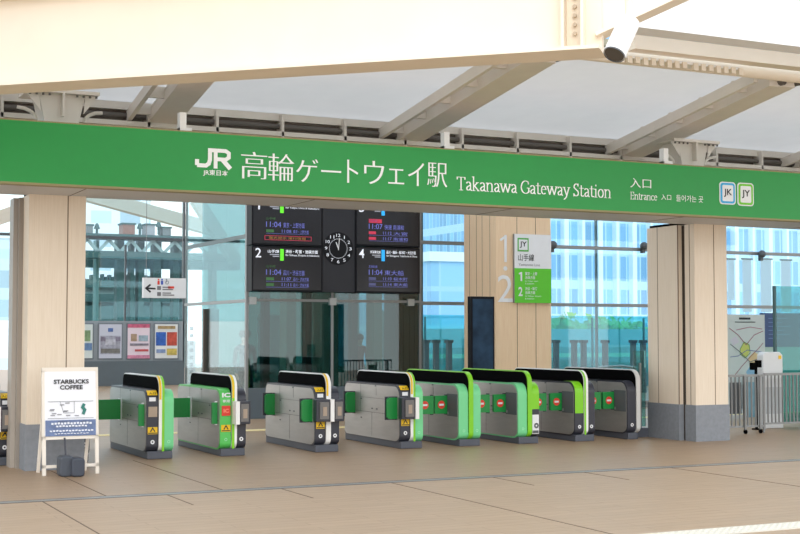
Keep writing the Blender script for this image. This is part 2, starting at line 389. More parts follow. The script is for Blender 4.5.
# steel: I-beams
def ibeam(name, a, b, ht, fw, tw, m_, label, group=None, stiff=0, cat='steel beam', tf=.03):
    """a, b: ends of the bottom centre line"""
    a = Vector(a); b = Vector(b); t = tag(bpy.data.objects.new(name, None), label, cat, group); COL.objects.link(t); t.location = a
    up = Vector((0, 0, 1)); d = (b - a).normalized(); sd_ = d.cross(up).normalized(); u2 = sd_.cross(d).normalized()
    MB().bar(a + u2 * ht / 2, b + u2 * ht / 2, tw, ht - 2 * tf).build('web', m_, t)
    MB().bar(a + u2 * tf / 2, b + u2 * tf / 2, fw, tf).build('flange', m_, t)
    MB().bar(a + u2 * (ht - tf / 2), b + u2 * (ht - tf / 2), fw, tf).build('flange', m_, t)
    if stiff:
        s = MB(); L = (b - a).length
        for i in range(1, stiff): s.bar(a + d * (L * i / stiff) + u2 * ht / 2 - d * .01, a + d * (L * i / stiff) + u2 * ht / 2 + d * .01, fw * .9, ht - .02)
        s.build('stiffener', m_, t)
    return t
# three rafters under the front roof
RAF = ['beige steel rafter above the green sign band, nearest the left column head', 'beige steel rafter above the middle of the sign band, over the last kanji',
       'beige steel rafter above the sign band, over the word Entrance', 'pale beige steel rafter at the far right corner of the front roof', 'pale beige steel rafter at the far left of the front roof']
for (xa, xb), lb in zip(((4.78, 4.50), (8.38, 8.15), (12.22, 11.74), (15.7, 15.1), (1.0, .75)), RAF):
    t = ibeam('roof_rafter', (xa, 17.0, 4.33), (xb, 13.05, 4.74), .17, .38, .37, BEIGE, lb, 'rafters under the front roof')
    s = MB()
    for k in range(5):
        q = Vector((xa, 17, 4.33)).lerp(Vector((xb, 13.05, 4.74)), (k + .3) / 5)
        s.box(q.x - .40, q.x - .17, q.y - .03, q.y + .03, q.z + .06, q.z + .2)
    s.each('cleat', BEIGE, t)
    MB().bar((xa - .43, 17, 4.42), (xb - .43, 13.05, 4.83), .06, .14).build('side_rail', BEIGE, t)
    s = MB(); s.cyl((xb - .02, 13.12, 4.80), (xb - .02, 13.0, 4.80), .05, n=10); s.cyl((xb + .25, 13.12, 4.82), (xb + .25, 13.0, 4.82), .05, n=10); s.each('end_bolt', DARKPIPE, t)
# purlin rails along the back of the front roof
t = thing('eave_rail', (8, 17, 4.3), 'long beige double rail with dark gap behind the top of the sign band', 'rail')
m = MB(); m.box(-6, 26, 17.0, 17.12, 4.50, 4.60); m.box(-6, 26, 16.9, 17.06, 4.28, 4.34); m.each('rail', BEIGE, t)
B(-6, 26, 17.12, 17.2, 4.2, 4.6).build('gap_board', mat('gap_brown', (112, 102, 94), .7), t)
MB().cyl((-6, 17.0, 4.42), (26, 17.0, 4.42), .035, n=10).build('conduit', DARKPIPE, t)
m = MB()
for i in range(34): x = -5.6 + i * .925; m.box(x, x + .035, 16.9, 17.1, 4.22, 4.58)
m.each('hanger', BEIGE, t)
# front tube of the roof
t = thing('edge_tube', (8, 12.95, 4.8), 'cream round edge tube along the front of the grey fabric roof', 'tube')
MB().cyl((5.0, 12.9, 4.86), (26, 12.9, 4.86), .085, n=20).build('tube', CREAM, t, smooth=True)
MB().box(5.0, 26, 12.92, 12.99, 4.98, 5.06).build('seal_strip', mat('olive_seal', (176, 172, 150), .6), t)
# big foreground beam
zb = 3.9
def Pz(x, y, z):
    r = ray(x, y); return CAMP + r * ((z - 1.6) / r.z)
a = Pz(-40, 92.5, zb) ; b = Pz(603, 53, zb)
d = (b - a).normalized(); a2 = a - d * 2.0
t = ibeam('girder', a2, b, .86, .42, .10, CREAM, 'huge cream painted girder crossing the top left in front of the green sign band', None, 0, 'girder', .03)
n_ = d.cross(Vector((0, 0, 1))).normalized()
s = MB()
for k in (.14, .30): s.obox(b - d * k + Vector((0, 0, .43)), d, n_, Vector((0, 0, 1)), .012, .2, .41)
s.each('stiffener', CREAM, t)
s = MB()
for k in range(9):
    q = b - d * .22 + Vector((0, 0, .16 + k * .075)); q = q + n_ * (.06 if (q + n_ - CAMP).length < (q - CAMP).length else -.06)
    s.cyl(q - n_ * .02, q + n_ * .02, .017, n=8)
s.each('bolt', mat('bolt_cream', (196, 180, 158), .5), t)
# slanted short girder at the end of the big one
e0 = b + Vector((0, 0, .12)) - d * .05; e1 = P(760, -36, 8.3)
ibeam('slanted_girder', e0, e1, .55, .26, .06, CREAM, 'short cream girder slanting up to the top edge from the end of the huge girder', None, 0, 'girder')
# second girder with white face
a = P(600, 47, 12.2); b = P(840, 84, 12.2); zz = (a.z + b.z) / 2
for nm, zlo, ht, Yb, lb in (('white_girder', P(700, 38.5, 11.2).z, .62, 11.2, 'long white faced girder at the top right above the roof edge tube'),
                            ('cream_girder', P(700, 58, 12.3).z, .27, 12.3, 'slim cream girder between the white faced girder and the roof edge tube')):
    ibeam(nm, (Yb * .72, Yb, zlo), (30, Yb, zlo), ht, .2 if nm[0] == 'c' else .3, .16 if nm[0] == 'c' else .08, CREAM if nm[0] == 'c' else mat('white_steel', (240, 242, 246), .5), lb, None, 0, 'girder')
t = thing('cable_tray', (9.6, 12.5, 4.9), 'white perforated cable tray with small fittings below the slim cream girder', 'cable tray')
q0 = P(612, 57, 12.5); q1 = P(735, 74, 12.5)
B(q0.x, q1.x, 12.4, 12.6, q1.z + .03, q1.z + .06).build('tray', WHITE, t)
m = MB()
for i in range(16):
    x = q0.x + (q1.x - q0.x) * (i + .5) / 16 + (.05 if i > 8 else 0); m.box(x - .03, x + .03, 12.38, 12.44, q1.z - .035 + .006 * (i % 3), q1.z + .05)
m.each('fitting', CREAM, t)
# white cylindrical lamp
t = thing('cylinder_spotlight', P(629, 22, 8.3), 'white cylindrical spotlight hanging at a tilt from the end of the huge girder', 'spotlight')
p0 = P(629, 22, 8.3); p1 = P(614.5, 54, 8.25)
MB().cyl(p0, p1, .085, n=24).build('housing', WHITE, t, smooth=False)
dd = (p1 - p0).normalized(); MB().cyl(p1, p1 + dd * .012, .083, n=24, cap=False).build('rim', DGREY, t)
MB().cyl(p1 - dd * .02, p1 + dd * .006, .075, n=24).build('lens', mat('lens_dark', (70, 66, 60), .4), t)
MB().cyl(p0, p0 + Vector((0, 0, .35)), .03, n=10).build('mount', CREAM, t)
# column heads above the sign
def head(cx, lb):
    t = thing('column_head', (cx, 16.0, 3.9), lb, 'bracket', 'steel column heads above the green sign band')
    m = MB(); m.add([(cx - .16, 15.8, 3.9), (cx + .16, 15.8, 3.9), (cx + .27, 15.8, 4.42), (cx - .27, 15.8, 4.42), (cx - .16, 16.2, 3.9), (cx + .16, 16.2, 3.9), (cx + .27, 16.2, 4.42), (cx - .27, 16.2, 4.42)],
                    [(0, 1, 2, 3), (4, 5, 6, 7), (0, 1, 5, 4), (1, 2, 6, 5), (2, 3, 7, 6), (3, 0, 4, 7)])
    m.build('head_block', BEIGE, t)
    B(cx - .42, cx + .42, 15.7, 16.3, 4.42, 4.46).build('cap_plate', BEIGE, t)
    m = MB(); m.box(cx - .012, cx + .012, 15.70, 15.8, 4.15, 4.42)
    m.add([(cx - .27, 15.78, 4.42), (cx - .42, 15.78, 4.42), (cx - .25, 15.78, 4.2), (cx - .27, 15.8, 4.42), (cx - .42, 15.8, 4.42), (cx - .25, 15.8, 4.2)], [(0, 1, 2), (3, 4, 5), (0, 1, 4, 3), (1, 2, 5, 4)])
    m.add([(cx + .27, 15.78, 4.42), (cx + .42, 15.78, 4.42), (cx + .25, 15.78, 4.2), (cx + .27, 15.8, 4.42), (cx + .42, 15.8, 4.42), (cx + .25, 15.8, 4.2)], [(0, 1, 2), (3, 4, 5), (0, 1, 4, 3), (1, 2, 5, 4)])
    m.each('gusset', BEIGE, t)
    m = MB()
    for sx in (-1, 1):
        for k in range(4): q = cx + sx * (.16 + k * .075); m.cyl((q, 15.72, 4.41), (q, 15.72, 4.385), .014, n=6)
    m.each('bolt', DARKPIPE, t)
    for sx in (-1, 1):
        m = MB(); pts = [Vector((cx + sx * (.5 + .0), 15.9, 4.12)) + Vector((sx * -.22 * math.cos(a_), 0, .13 * math.sin(a_))) for a_ in [i * math.pi / 8 for i in range(5)]]
        for p_, q_ in zip(pts, pts[1:]): m.cyl(p_, q_, .022, n=8, cap=False)
        m.build('curved_pipe', BEIGE, t)
head(PX(62, 15.8, 110), 'tapered beige steel column head above the left column')
head(PX(693, 15.8, 150), 'tapered beige steel column head above the right column')

# ------------------------------------------------------------------ sign band
SY = 15.0
sg = thing('station_sign_band', (8, SY, 3.26), 'long green station name band with white lettering spanning the column tops', 'sign')
B(-6, 26, SY, SY + .12, 3.27, 3.95).build('green_band', GREEN, sg)
m = MB(); m.box(-6, 26, SY + .0, SY + .14, 3.245, 3.27); m.box(-6, 26, SY + .0, SY + .14, 3.95, 3.965); m.build('edge_trim', mat('trim_brass', (146, 136, 92), .5), sg)
sf = struct(B(-6, 26, SY + .13, 16.16, 3.25, 3.40).build('ceiling', SOFF))
sm = MB()
for x in (-2.2, .6, 3.4, 6.2, 9.0, 11.8, 14.6): sm.box(x - .004, x + .004, SY + .14, 16.16, 3.246, 3.26)
sm.build('soffit_seam', DARKPIPE, sf)
m = B(-6, 26, 16.16, 16.2, 3.25, 3.9).build('trim_40', mat('fascia_back', (150, 142, 132), .5)); struct(m)
for x0, lb in ((185, 'white steel sign bracket standing on the green band left of the first rafter foot'), (449, 'white steel sign bracket standing on the green band over the last kanji'), (668, 'white steel sign bracket standing on the green band beside the right column head')):
    X = PX(x0, SY + .1, 120); t = thing('sign_bracket', (X, SY + .2, 3.96), lb, 'bracket', 'white brackets on the green sign band')
    B(X - .05, X + .03, SY + .14, SY + .24, 3.965, 4.2).build('upright', WHITE, t); B(X - .05, X + .09, SY + .12, SY + .24, 3.965, 4.02).build('foot', WHITE, t)
def SX(px): return P(px, 200, SY).x
def spx(px0, px1, pyt, pyb):
    """rect on sign front from pixel extents"""
    a = P(px0, pyt, SY); b = P(px1, pyb, SY)
    return a.x, b.x, P((px0 + px1) / 2, pyb, SY).z, P((px0 + px1) / 2, pyt, SY).z
SW = mat('letter_white', (246, 248, 246), .5)
Yt = SY - .004
def stxt(sx, r, parent=sg, m_=SW, off=0., dx=0., name='lettering', Y=Yt): return text(MB(), sx, r[0], r[1], r[2], r[3], Y, off, dx).build(name, m_, parent)
# main name, letter by letter: thin horizontals, heavier verticals
kana = [('高', 241, 267, 152, 179), ('輪', 268, 294, 154, 181), ('ゲ', 296, 318, 159, 182), ('ー', 321, 341, 170.5, 172.5), ('ト', 347, 358, 160, 183), ('ウ', 364, 384, 161, 184), ('ェ', 388, 404, 169, 184), ('イ', 408, 424, 163, 186), ('駅', 427, 447, 163, 187)]
for ch, x0, x1, yt, yb in kana: stxt(ch, spx(x0, x1, yt, yb), off=-.014, dx=.03, name='main_lettering')

# broad-nib serif letters for the Latin lines
def arc(cx, cy, rx, ry, a0, a1, n=10): return [(cx + rx * math.cos(math.radians(a0 + (a1 - a0) * i / n)), cy + ry * math.sin(math.radians(a0 + (a1 - a0) * i / n))) for i in range(n + 1)]
def ser(x, y, w_=.16): return [(x - w_, y), (x + w_, y)]
GL = {  # advance, strokes; x-height .45, cap .68, descender -.22
 'T': (.62, [[(.3, 0), (.3, .66)], [(.03, .66), (.57, .66)], [(.03, .66), (.03, .55)], [(.57, .66), (.57, .55)], ser(.3, 0, .1)]),
 'a': (.47, [arc(.2, .30, .15, .14, 150, 0, 6) + [(.35, .05), (.42, .0)], [(.35, .27), (.15, .2), (.07, .11), (.13, .01), (.22, .01), (.35, .1)]]),
 'k': (.52, [[(.1, 0), (.1, .72)], [(.1, .2), (.38, .43)], [(.17, .25), (.45, 0)], ser(.1, 0, .08), [(.3, .43), (.45, .43)], [(.02, .7), (.1, .72)], [(.38, 0), (.5, 0)]]),
 'n': (.56, [[(.1, 0), (.1, .44)], [(.1, .33)] + arc(.28, .30, .16, .14, 130, 0, 6) + [(.44, 0)], ser(.1, 0, .08), ser(.44, 0, .08), [(.02, .42), (.1, .44)]]),
 'w': (.78, [[(.05, .44), (.22, .01)], [(.22, .01), (.38, .42)], [(.38, .42), (.56, .01)], [(.56, .01), (.73, .44)], ser(.05, .44, .07), ser(.73, .44, .07), ser(.38, .44, .06)]),
 'G': (.68, [arc(.37, .33, .32, .33, 50, 325, 16), [(.61, .28), (.61, .06)], [(.5, .29), (.68, .29)], [(.58, .62), (.58, .5)]]),
 't': (.34, [[(.14, .58), (.14, .1)] + arc(.24, .1, .1, .09, 180, 320, 6), [(.02, .44), (.3, .44)]]),
 'e': (.47, [[(.08, .26), (.4, .26)] + arc(.24, .23, .17, .21, 8, 310, 14)]),
 'y': (.5, [[(.06, .44), (.25, .03)], [(.44, .44), (.22, -.1), (.08, -.2)], ser(.06, .44, .07), ser(.44, .44, .07)]),
 'S': (.5, [arc(.25, .5, .16, .16, 40, 200, 8) + [(.2, .38), (.33, .3)] + arc(.24, .17, .17, .16, 30, -150, 9), [(.39, .66), (.39, .54)], [(.07, .13), (.07, .0)]]),
 'i': (.26, [[(.13, 0), (.13, .44)], ser(.13, 0, .08), [(.05, .42), (.13, .44)], [(.13, .6), (.13, .66)]]),
 'o': (.52, [arc(.26, .22, .19, .22, 90, 450, 20)]),
 'E': (.58, [[(.14, 0), (.14, .66)], [(.05, .66), (.5, .66), (.5, .54)], [(.14, .35), (.4, .35)], [(.05, 0), (.5, 0), (.52, .13)], [(.4, .4), (.4, .3)]]),
 'r': (.38, [[(.1, 0), (.1, .44)], [(.1, .3), (.22, .43), (.34, .42)], ser(.1, 0, .08), [(.02, .42), (.1, .44)]]),
 'c': (.44, [arc(.25, .22, .18, .22, 45, 315, 14)]), ' ': (.25, [])}
def serif(mb, sx, r, thick=.085, thin=.03):
    quads = []; x = 0
    for ch in sx:
        adv, st = GL[ch]
        for pl in st:
            for (ax_, ay_), (bx_, by_) in zip(pl, pl[1:]):
                # nib: wide in x, narrow in y
                hull = sorted([(px_ + x + sx_ * thick / 2, py_ + sy_ * thin / 2 + 0) for px_, py_ in ((ax_, ay_), (bx_, by_)) for sx_ in (-1, 1) for sy_ in (-1, 1)])
                def half(pts):
                    h = []
                    for p in pts:
                        while len(h) > 1 and (h[-1][0] - h[-2][0]) * (p[1] - h[-2][1]) - (h[-1][1] - h[-2][1]) * (p[0] - h[-2][0]) <= 0: h.pop()
                        h.append(p)
                    return h
                quads.append(half(hull)[:-1] + half(hull[::-1])[:-1])
        x += adv
    al = [p for q in quads for p in q]; a0 = min(p[0] for p in al); a1 = max(p[0] for p in al); b0, b1 = min(p[1] for p in al), max(p[1] for p in al)
    for iq, q in enumerate(quads):
        mb.add([(r[0] + (p[0] - a0) / (a1 - a0) * (r[1] - r[0]), Yt - .0004 * (iq % 9), r[2] + (p[1] - b0) / (b1 - b0) * (r[3] - r[2])) for p in q], [tuple(range(len(q)))])
    return mb
serif(MB(), 'Takanawa Gateway Station', spx(456.5, 611, 180, 198)).build('latin_lettering', SW, sg)
stxt('入口', spx(630, 651, 178.5, 188), off=-.008, dx=.02)
serif(MB(), 'Entrance', spx(630, 657, 192.5, 200)).build('latin_lettering', SW, sg)
stxt('入口', spx(661, 671, 194.5, 200))
stxt('들어가는 곳', spx(676, 703, 195.5, 202))
# JR emblem, drawn as strokes
r = spx(197, 232, 148.5, 168.5); fx = lambda p: (r[0] + p[0] / 1.75 * (r[1] - r[0]), Yt, r[2] + p[1] * (r[3] - r[2]))
m = MB(); KK = iter(range(20))
def fx(p, _c=[0]):
    _c[0] += 1; return (r[0] + p[0] / 1.75 * (r[1] - r[0]), Yt - .0012 * (_c[0] // 11), r[2] + p[1] * (r[3] - r[2]))
m.stroke([(.64, 1.0), (.64, .42), (.58, .22), (.44, .12), (.0, .12)], .2, fx)
m.stroke([(.0, .12), (.0, .42)], .2, fx)
m.stroke([(.92, .0), (.92, .9), (1.42, .9), (1.58, .8), (1.58, .58), (1.42, .47), (.92, .47)], .19, fx)
m.stroke([(1.25, .47), (1.66, .02)], .23, fx); m.stroke([(.54, .9), (.98, .9)], .19, fx); m.build('railway_emblem', SW, sg)
stxt('JR東日本', spx(203, 228, 170, 176.5), off=.012)
for k, (px0, px1, yt, yb, cc, tx) in enumerate(((719, 735.5, 182, 204.5, JKB, 'JK'), (737, 753.5, 183, 206, JYG, 'JY'))):
    r = spx(px0, px1, yt, yb); cx = (r[0] + r[1]) / 2; cz = (r[2] + r[3]) / 2; hx = (r[1] - r[0]) / 2; hz = (r[3] - r[2]) / 2
    bd = MB().prism(rrect(cx - hx, cx + hx, cz - hz, cz + hz, .05), 1, SY - .008, SY).build('line_badge', SIGNW, sg)
    MB().prism(rrect(cx - hx * .88, cx + hx * .88, cz - hz * .9, cz + hz * .9, .04), 1, SY - .011, SY - .008).build('badge_ring', cc, bd)
    MB().prism(rrect(cx - hx * .66, cx + hx * .66, cz - hz * .72, cz + hz * .72, .02), 1, SY - .014, SY - .011).build('badge_field', SIGNW, bd)
    text(MB(), tx, cx - hx * .5, cx + hx * .5, cz - hz * .35, cz + hz * .38, SY - .016, .02).build('badge_letters', INK, bd)

# ================================================================== TICKET GATES
def rprof(y0, y1, z0, z1, r0, r1, n=7):
    """closed (y,z) profile: r0 radius of far corners, r1 of near (y0) corners"""
    pts = []
    for cy, cz, a, r in ((y0 + r1, z0 + r1 * .6, 180, r1), (y1 - r0, z0 + r0 * .6, 270, r0), (y1 - r0, z1 - r0, 0, r0), (y0 + r1, z1 - r1, 90, r1)):
        ry = r * .6 if a in (180, 270) else r
        pts += [(cy + r * math.cos(math.radians(a + 90 * i / n)), cz + ry * math.sin(math.radians(a + 90 * i / n))) for i in range(n + 1)]
    return pts
def nearpath(y0, z0, z1, r, off, n=8):
    """open path up the near face and over the rounded top"""
    pts = [(y0 - off, z0)]
    pts += [(y0 + r + (r + off) * math.cos(math.radians(180 - 90 * i / n)), z1 - r + (r + off) * math.sin(math.radians(180 - 90 * i / n))) for i in range(n + 1)]
    return pts
GY = 16.82; W = .355
def gate(x, cfg, label):
    t = thing('ticket_gate', (x - .02 + .18, GY + .95, 0), label, 'ticket gate', 'row of automatic ticket gates')
    x -= .02; X = lambda u: x + u
    Y = lambda v: GY + v
    L = 1.95; top = .885
    full = cfg.get('full', False); half = cfg.get('half', False)
    wR = .20 if half else W
    B(X(.01), X(wR - .01), Y(.02), Y(L + .01), 0, .1).build('plinth', PLINTH, t, bevel=.01)
    def side(u0, u1, body, plate_u, band):
        pr = rprof(Y(.02), Y(L), .08, top, .10, .16)
        MB().prism(pr, 0, X(u0), X(u1)).build('housing', body, t)
        pr2 = rprof(Y(.045), Y(L - .015), .10, top - .025, .10, .15)
        pl_ = MB().prism(pr2, 0, X(min(plate_u)), X(max(plate_u))).build('side_panel', STEEL, t)
        xs = plate_u[0] - .0015 if plate_u[0] < .1 else plate_u[1] - .0005
        s = MB(); sx0, sx1 = X(xs), X(xs) + .002
        s.box(sx0, sx1, Y(.06), Y(L - .03), .462, .468); s.box(sx0, sx1, Y(.95), Y(.956), .12, .462); s.box(sx0, sx1, Y(.8), Y(.805), .71, .83); s.box(sx0, sx1, Y(.4), Y(1.35), .67, .675)
        s.box(sx0, sx1, Y(1.35), Y(1.355), .46, .88)
        s.build('panel_seams', mat('seam_grey', (110, 108, 104), .6), t)
        s = MB()
        for yy, zz in ((1.3, .36), (.8, .84), (.76, .51), (.92, .51), (.42, .64), (1.3, .64)): s.box(sx0 - .001, sx1, Y(yy), Y(yy + .05), zz, zz + .018)
        s.each('slot', DGREY, t)
    side(0, .155, cfg['L'], (-.006, .01), None)
    if not half: side(.225, W, cfg['R'], (W - .01, W + .006), None)
    # fin
    ft = 1.058; fl = L + .1 if full else L - .1
    fz = .08
    pf = rprof(Y(0), Y(fl), fz, ft, .12, .17)
    fin = MB().prism(pf, 0, X(.155), X(.225)).build('centre_fin', cfg['stripe'], t)
    pf2 = rprof(Y(.02), Y(fl - .012), fz + .02, ft - .014, .11, .155)
    MB().prism(pf2, 0, X(.149), X(.231)).build('fin_side', BLACK, t)
    if full: MB().ribbon([(Y(.3), top + .004), (Y(L - .1), top + .004), (Y(L + .004), top - .1)], X(-.008), X(.155)).build('top_cover', BLACK, t)
    if cfg.get('lime'): MB().ribbon(nearpath(Y(0), .1, ft, .17, .003) + [(Y(.6), ft + .003)], X(cfg['lime'][0]), X(cfg['lime'][1])).build('lime_stripe', LIME, t)
    if cfg.get('yel'):
        MB().ribbon([(Y(0) - .004, .76)] + nearpath(Y(0), .80, ft, .17, .004), X(.157), X(.185)).build('warning_lamp', YEL, t)
    # faces
    tp = nearpath(Y(.02), .10, top, .16, .003)
    def face(u0, u1, kind, outer):
        c_ = (u0 + u1) / 2
        yf = Y(.02) - .004
        if kind in ('dark', 'darkflat', 'ic'):
            if kind != 'ic':
                s = MB().ribbon([(a_ - .004, b_) for a_, b_ in tp[4:8]], X(u0 + .015), X(u1 - .01)).build('top_label', YEL, t)
                text(MB(), '入口', X(u0 + .03), X(u1 - .03), .825, .855, Y(.03) + .012, .02).build('label_text', INK, s)
                B(X(u0 + .03), X(u1 - .04), yf - .002, yf + .004, .74, .79).build('top_mark', SIGNW, t)
            else:
                text(MB(), 'IC', X(u0 + .02), X(u1 - .02), .77, .83, yf - .005, .05).build('card_letters', SIGNW, t)
                text(MB(), '専用', X(u0 + .03), X(u1 - .03), .70, .74, yf - .005, .01).build('card_letters', SIGNW, t)
                d_ = B(X(u0 + .02), X(u1 - .02), yf - .012, yf + .004, .53, .66).build('red_display', RED, t)
                text(MB(), 'IC', X(u0 + .04), X(u1 - .04), .57, .62, yf - .015, .03).build('display_text', mat('disp_pale', (250, 150, 120), .5), d_)
            if kind == 'darkflat': B(X(u0 + .02), X(u1 - .02), yf - .008, yf + .004, .54, .67).build('display', mat('display_tan', (168, 150, 130), .4), t)
            s = B(X(u0 + .015), X(u1 - .015), yf - .003, yf + .004, .32, .41).build('ticket_label', YEL, t)
            m_ = MB(); m_.stroke([(X(c_ - .03), .35), (X(c_), .40), (X(c_ + .03), .35)], .014, lambda p: (p[0], yf - .006, p[1])); m_.box(X(u0 + .02), X(u1 - .02), yf - .006, yf - .003,   .328, .34); m_.build('label_mark', INK, s)
        # small round symbol
        if kind in ('dark', 'darkflat', 'plaindark'): MB().disc(X(c_), .22, yf - .004, .028, 12, .012).build('round_symbol', SIGNW, t)
        elif kind != 'none': MB().disc(X(c_), .22, yf - .004, .02, 12, .013).build('round_symbol', mat('symbol_pale', (170, 230, 190), .5), t)
        if outer:   # protruding reader unit
            cfgc = cfg
            bz = MB().prism([(X(u0 - (.03 if u0 < .1 else 0)), Y(.02)), (X(u0 - (.03 if u0 < .1 else 0)), Y(-.10)), (X(u1 - .015 if u0 < .1 else u1), Y(-.14)) if u0 < .1 else (X(u0), Y(-.14)), (X(u1), Y(-.14)) if u0 < .1 else (X(u1 + .02), Y(-.11)), (X(u1 if u0 < .1 else u1 + .03), Y(.02))], 2, .42, .72).build('reader_unit', NAVY, t, bevel=.008)
            B(X(u0 + .005), X(u1 - .02), Y(-.148), Y(-.12), .455, .685).build('reader_face', mat('reader_grey', (112, 110, 108), .3), bz)
            B(X(c_ - .03), X(c_ + .025), Y(-.153), Y(-.14), .50, .62).build('reader_slot', mat('reader_tan', (168, 150, 132), .4), bz)
    face(.0, .155, cfg['fL'], cfg.get('bL'))
    if not half: face(.225, W, cfg['fR'], cfg.get('bR'))
    if cfg.get('bL') or cfg.get('bR'):
        B(X(.16), X(.215), Y(-.145), Y(.02), .42, .72).build('stripe_cover', WHITE, t)
    # coloured upper parts
    if cfg.get('upL'): MB().ribbon(nearpath(Y(.02), .42, top, .16, .006) + [(Y(.35), top + .006)], X(0), X(.15)).build('lime_cover', LIME, t)
    if cfg.get('upR'): MB().ribbon(nearpath(Y(.02), .50, top, .16, .006) + [(Y(.35), top + .006)], X(.23), X(W)).build('lime_cover', LIME, t)
    if cfg.get('stk'):
        s = B(X(.235), X(W - .01), Y(.008), Y(.02), .14, .42).build('notice_sticker', SIGNW, t); MB().disc(X(.30), .26, Y(.004), .04, 14, .015).build('sticker_mark', DGREY, s)
        B(X(.24), X(W - .02), Y(.002), Y(.01), .15, .19).build('sticker_text', DGREY, s)
    # flaps
    fk = cfg['flap']; dz = -.035
    def flap(u0, u1, v, z0, z1, sign=False, ch=.03, name='flap_door', dxs=0):
        pts = [(X(u0) + ch, z0), (X(u1), z0), (X(u1), z1), (X(u0) + ch, z1), (X(u0), z1 - ch), (X(u0), z0 + ch)]
        f_ = MB().prism(pts, 1, Y(v), Y(v + .05)).build(name, FLAP, t)
        B(X(u1) - .03, X(u1) + .0, Y(v + .005), Y(v + .06), z0 - .015, z1 + .015).build('door_edge', NAVY if fk != 'wide' else SIGNW, f_)
        if sign:
            cx = (X(u0) + X(u1)) / 2 + dxs; MB().disc(cx, (z0 + z1) / 2, Y(v) - .004, .058, 20).build('no_entry_disc', RED, f_)
            B(cx - .038, cx + .038, Y(v) - .008, Y(v) - .005, (z0 + z1) / 2 - .014, (z0 + z1) / 2 + .014).build('no_entry_bar', SIGNW, f_)
    if fk == 'short':
        flap(-.15, 0, 1.55, .43, .73); flap(-.16, 0, .10, .415, .71)
        m_ = MB(); m_.prism([(X(-.17), .42), (X(0), .42), (X(0), .745), (X(-.17), .745)], 1, Y(1.605), Y(1.62)); m_.prism([(X(-.17), .40), (X(0), .40), (X(0), .725), (X(-.17), .725)], 1, Y(.155), Y(.17)); m_.each('flap_frame', NAVY, t)
    elif fk == 'wide':
        flap(-.33, 0, 1.32, .44, .71, ch=.002); flap(-.075, 0, .12, .42, .70, ch=.002); 
        B(X(-.01), X(-.0), Y(1.26), Y(1.32), .43, .73).build('door_post', SIGNW, t)
    elif fk == 'noentry':
        flap(-.21, 0, .36, .45, .71, True, .01)
    if cfg.get('rf'): flap(W, W + .345, .36, .45, .71, True, .01, dxs=.03)
    if fk == 'noentry':
        B(X(-.014), X(0), Y(.05), Y(.35), .42, .74).build('sensor_panel', DGREY, t)
        B(X(-.02), X(-.01), Y(.3), Y(.34), .44, .48).build('sensor_panel', GREY, t)
    return t
NV = NAVY
G = [
 (2.55, dict(L=NV, R=NV, fL='dark', fR='dark', bL=1, bR=1, stripe=WHITE, yel=1, flap='short'), 'dark fronted ticket gate left of the left column, cut by the picture edge'),
 (3.52, dict(L=NV, R=NV, fL='dark', fR='plaindark', bL=1, bR=1, stripe=WHITE, yel=1, flap='wide'), 'dark fronted ticket gate mostly hidden behind the left column and easel board'),
 (4.60, dict(L=NV, R=MINT, fL='darkflat', fR='plain', stripe=WHITE, lime=(.195, .226), yel=1, flap='wide'), 'ticket gate with flat dark face left and mint green face right, nearest the easel board'),
 (5.58, dict(L=MIDG, R=NV, fL='ic', fR='plaindark', bR=1, stripe=WHITE, lime=(.154, .19), yel=1, flap='wide'), 'ticket gate with leaf green face marked IC and a red display'),
 (6.92, dict(L=NV, R=NV, fL='dark', fR='plaindark', bL=1, bR=1, stripe=WHITE, yel=1, flap='short'), 'ticket gate with two dark reader boxes and white stripe between them, below the clock'),
 (8.20, dict(L=NV, R=MINT, fL='dark', fR='plain', bL=1, stripe=WHITE, lime=(.195, .226), yel=1, flap='short', rf=1), 'ticket gate with dark reader box left and mint green face right, below the fourth board'),
 (9.13, dict(L=MINT, R=MINT, fL='plain', fR='plain', stripe=LIME, flap='noentry', full=1, rf=1), 'ticket gate with both faces mint green and a lime stripe between'),
 (10.11, dict(L=MINT, R=NV, fL='plain', fR='none', stripe=LIME, upR=1, stk=1, flap='noentry', full=1, rf=1), 'ticket gate with mint face, lime upper cover and a white notice sticker'),
 (11.09, dict(L=NV, R=NV, fL='plaindark', fR='plaindark', upL=1, stripe=WHITE, lime=(.154, .185), flap='noentry', full=1, rf=1), 'ticket gate with lime upper cover on its dark left face and silver stripe'),
 (12.04, dict(L=NV, R=NV, fL='plaindark', fR='none', stripe=mat('silver', (206, 206, 204), .3), flap='noentry', full=1, half=1), 'narrow black ticket gate at the right end of the row beside the glass screen'),
]
for x, cfg, lb in G: gate(x, cfg, lb)

# ================================================================== A-BOARD AND BAG
eb = thing('easel_board', (3.33, 15.5, 0), 'white a-frame easel board with coffee shop notice, standing before the left column', 'easel sign')
ex0, ex1 = 3.0, 3.64
def lean(p): return (p[0], 15.42 + (p[1]) * .10, p[1])
OFFW = mat('easel_wood', (232, 224, 212), .5)
def lbar(mb, a, b, wd=.04): mb.bar(lean(a), lean(b), wd, .035, Vector((0, -1, .1))); return mb
for x in (ex0 + .02, ex1 - .02): lbar(MB(), (x, 0), (x, 1.18)).build('front_leg', OFFW, eb)
for x in (ex0 + .05, ex1 - .05): MB().bar((x - .02, 15.56 + .27, 0), (x, 15.54, 1.1), .035, .03, Vector((0, 1, 0))).build('rear_leg', OFFW, eb)
m = MB(); lbar(m, (ex0, 1.19), (ex1, 1.19), .05); lbar(m, (ex0, .42), (ex1, .42)); lbar(m, (ex0, .1), (ex1, .1), .035); m.each('rail', OFFW, eb)
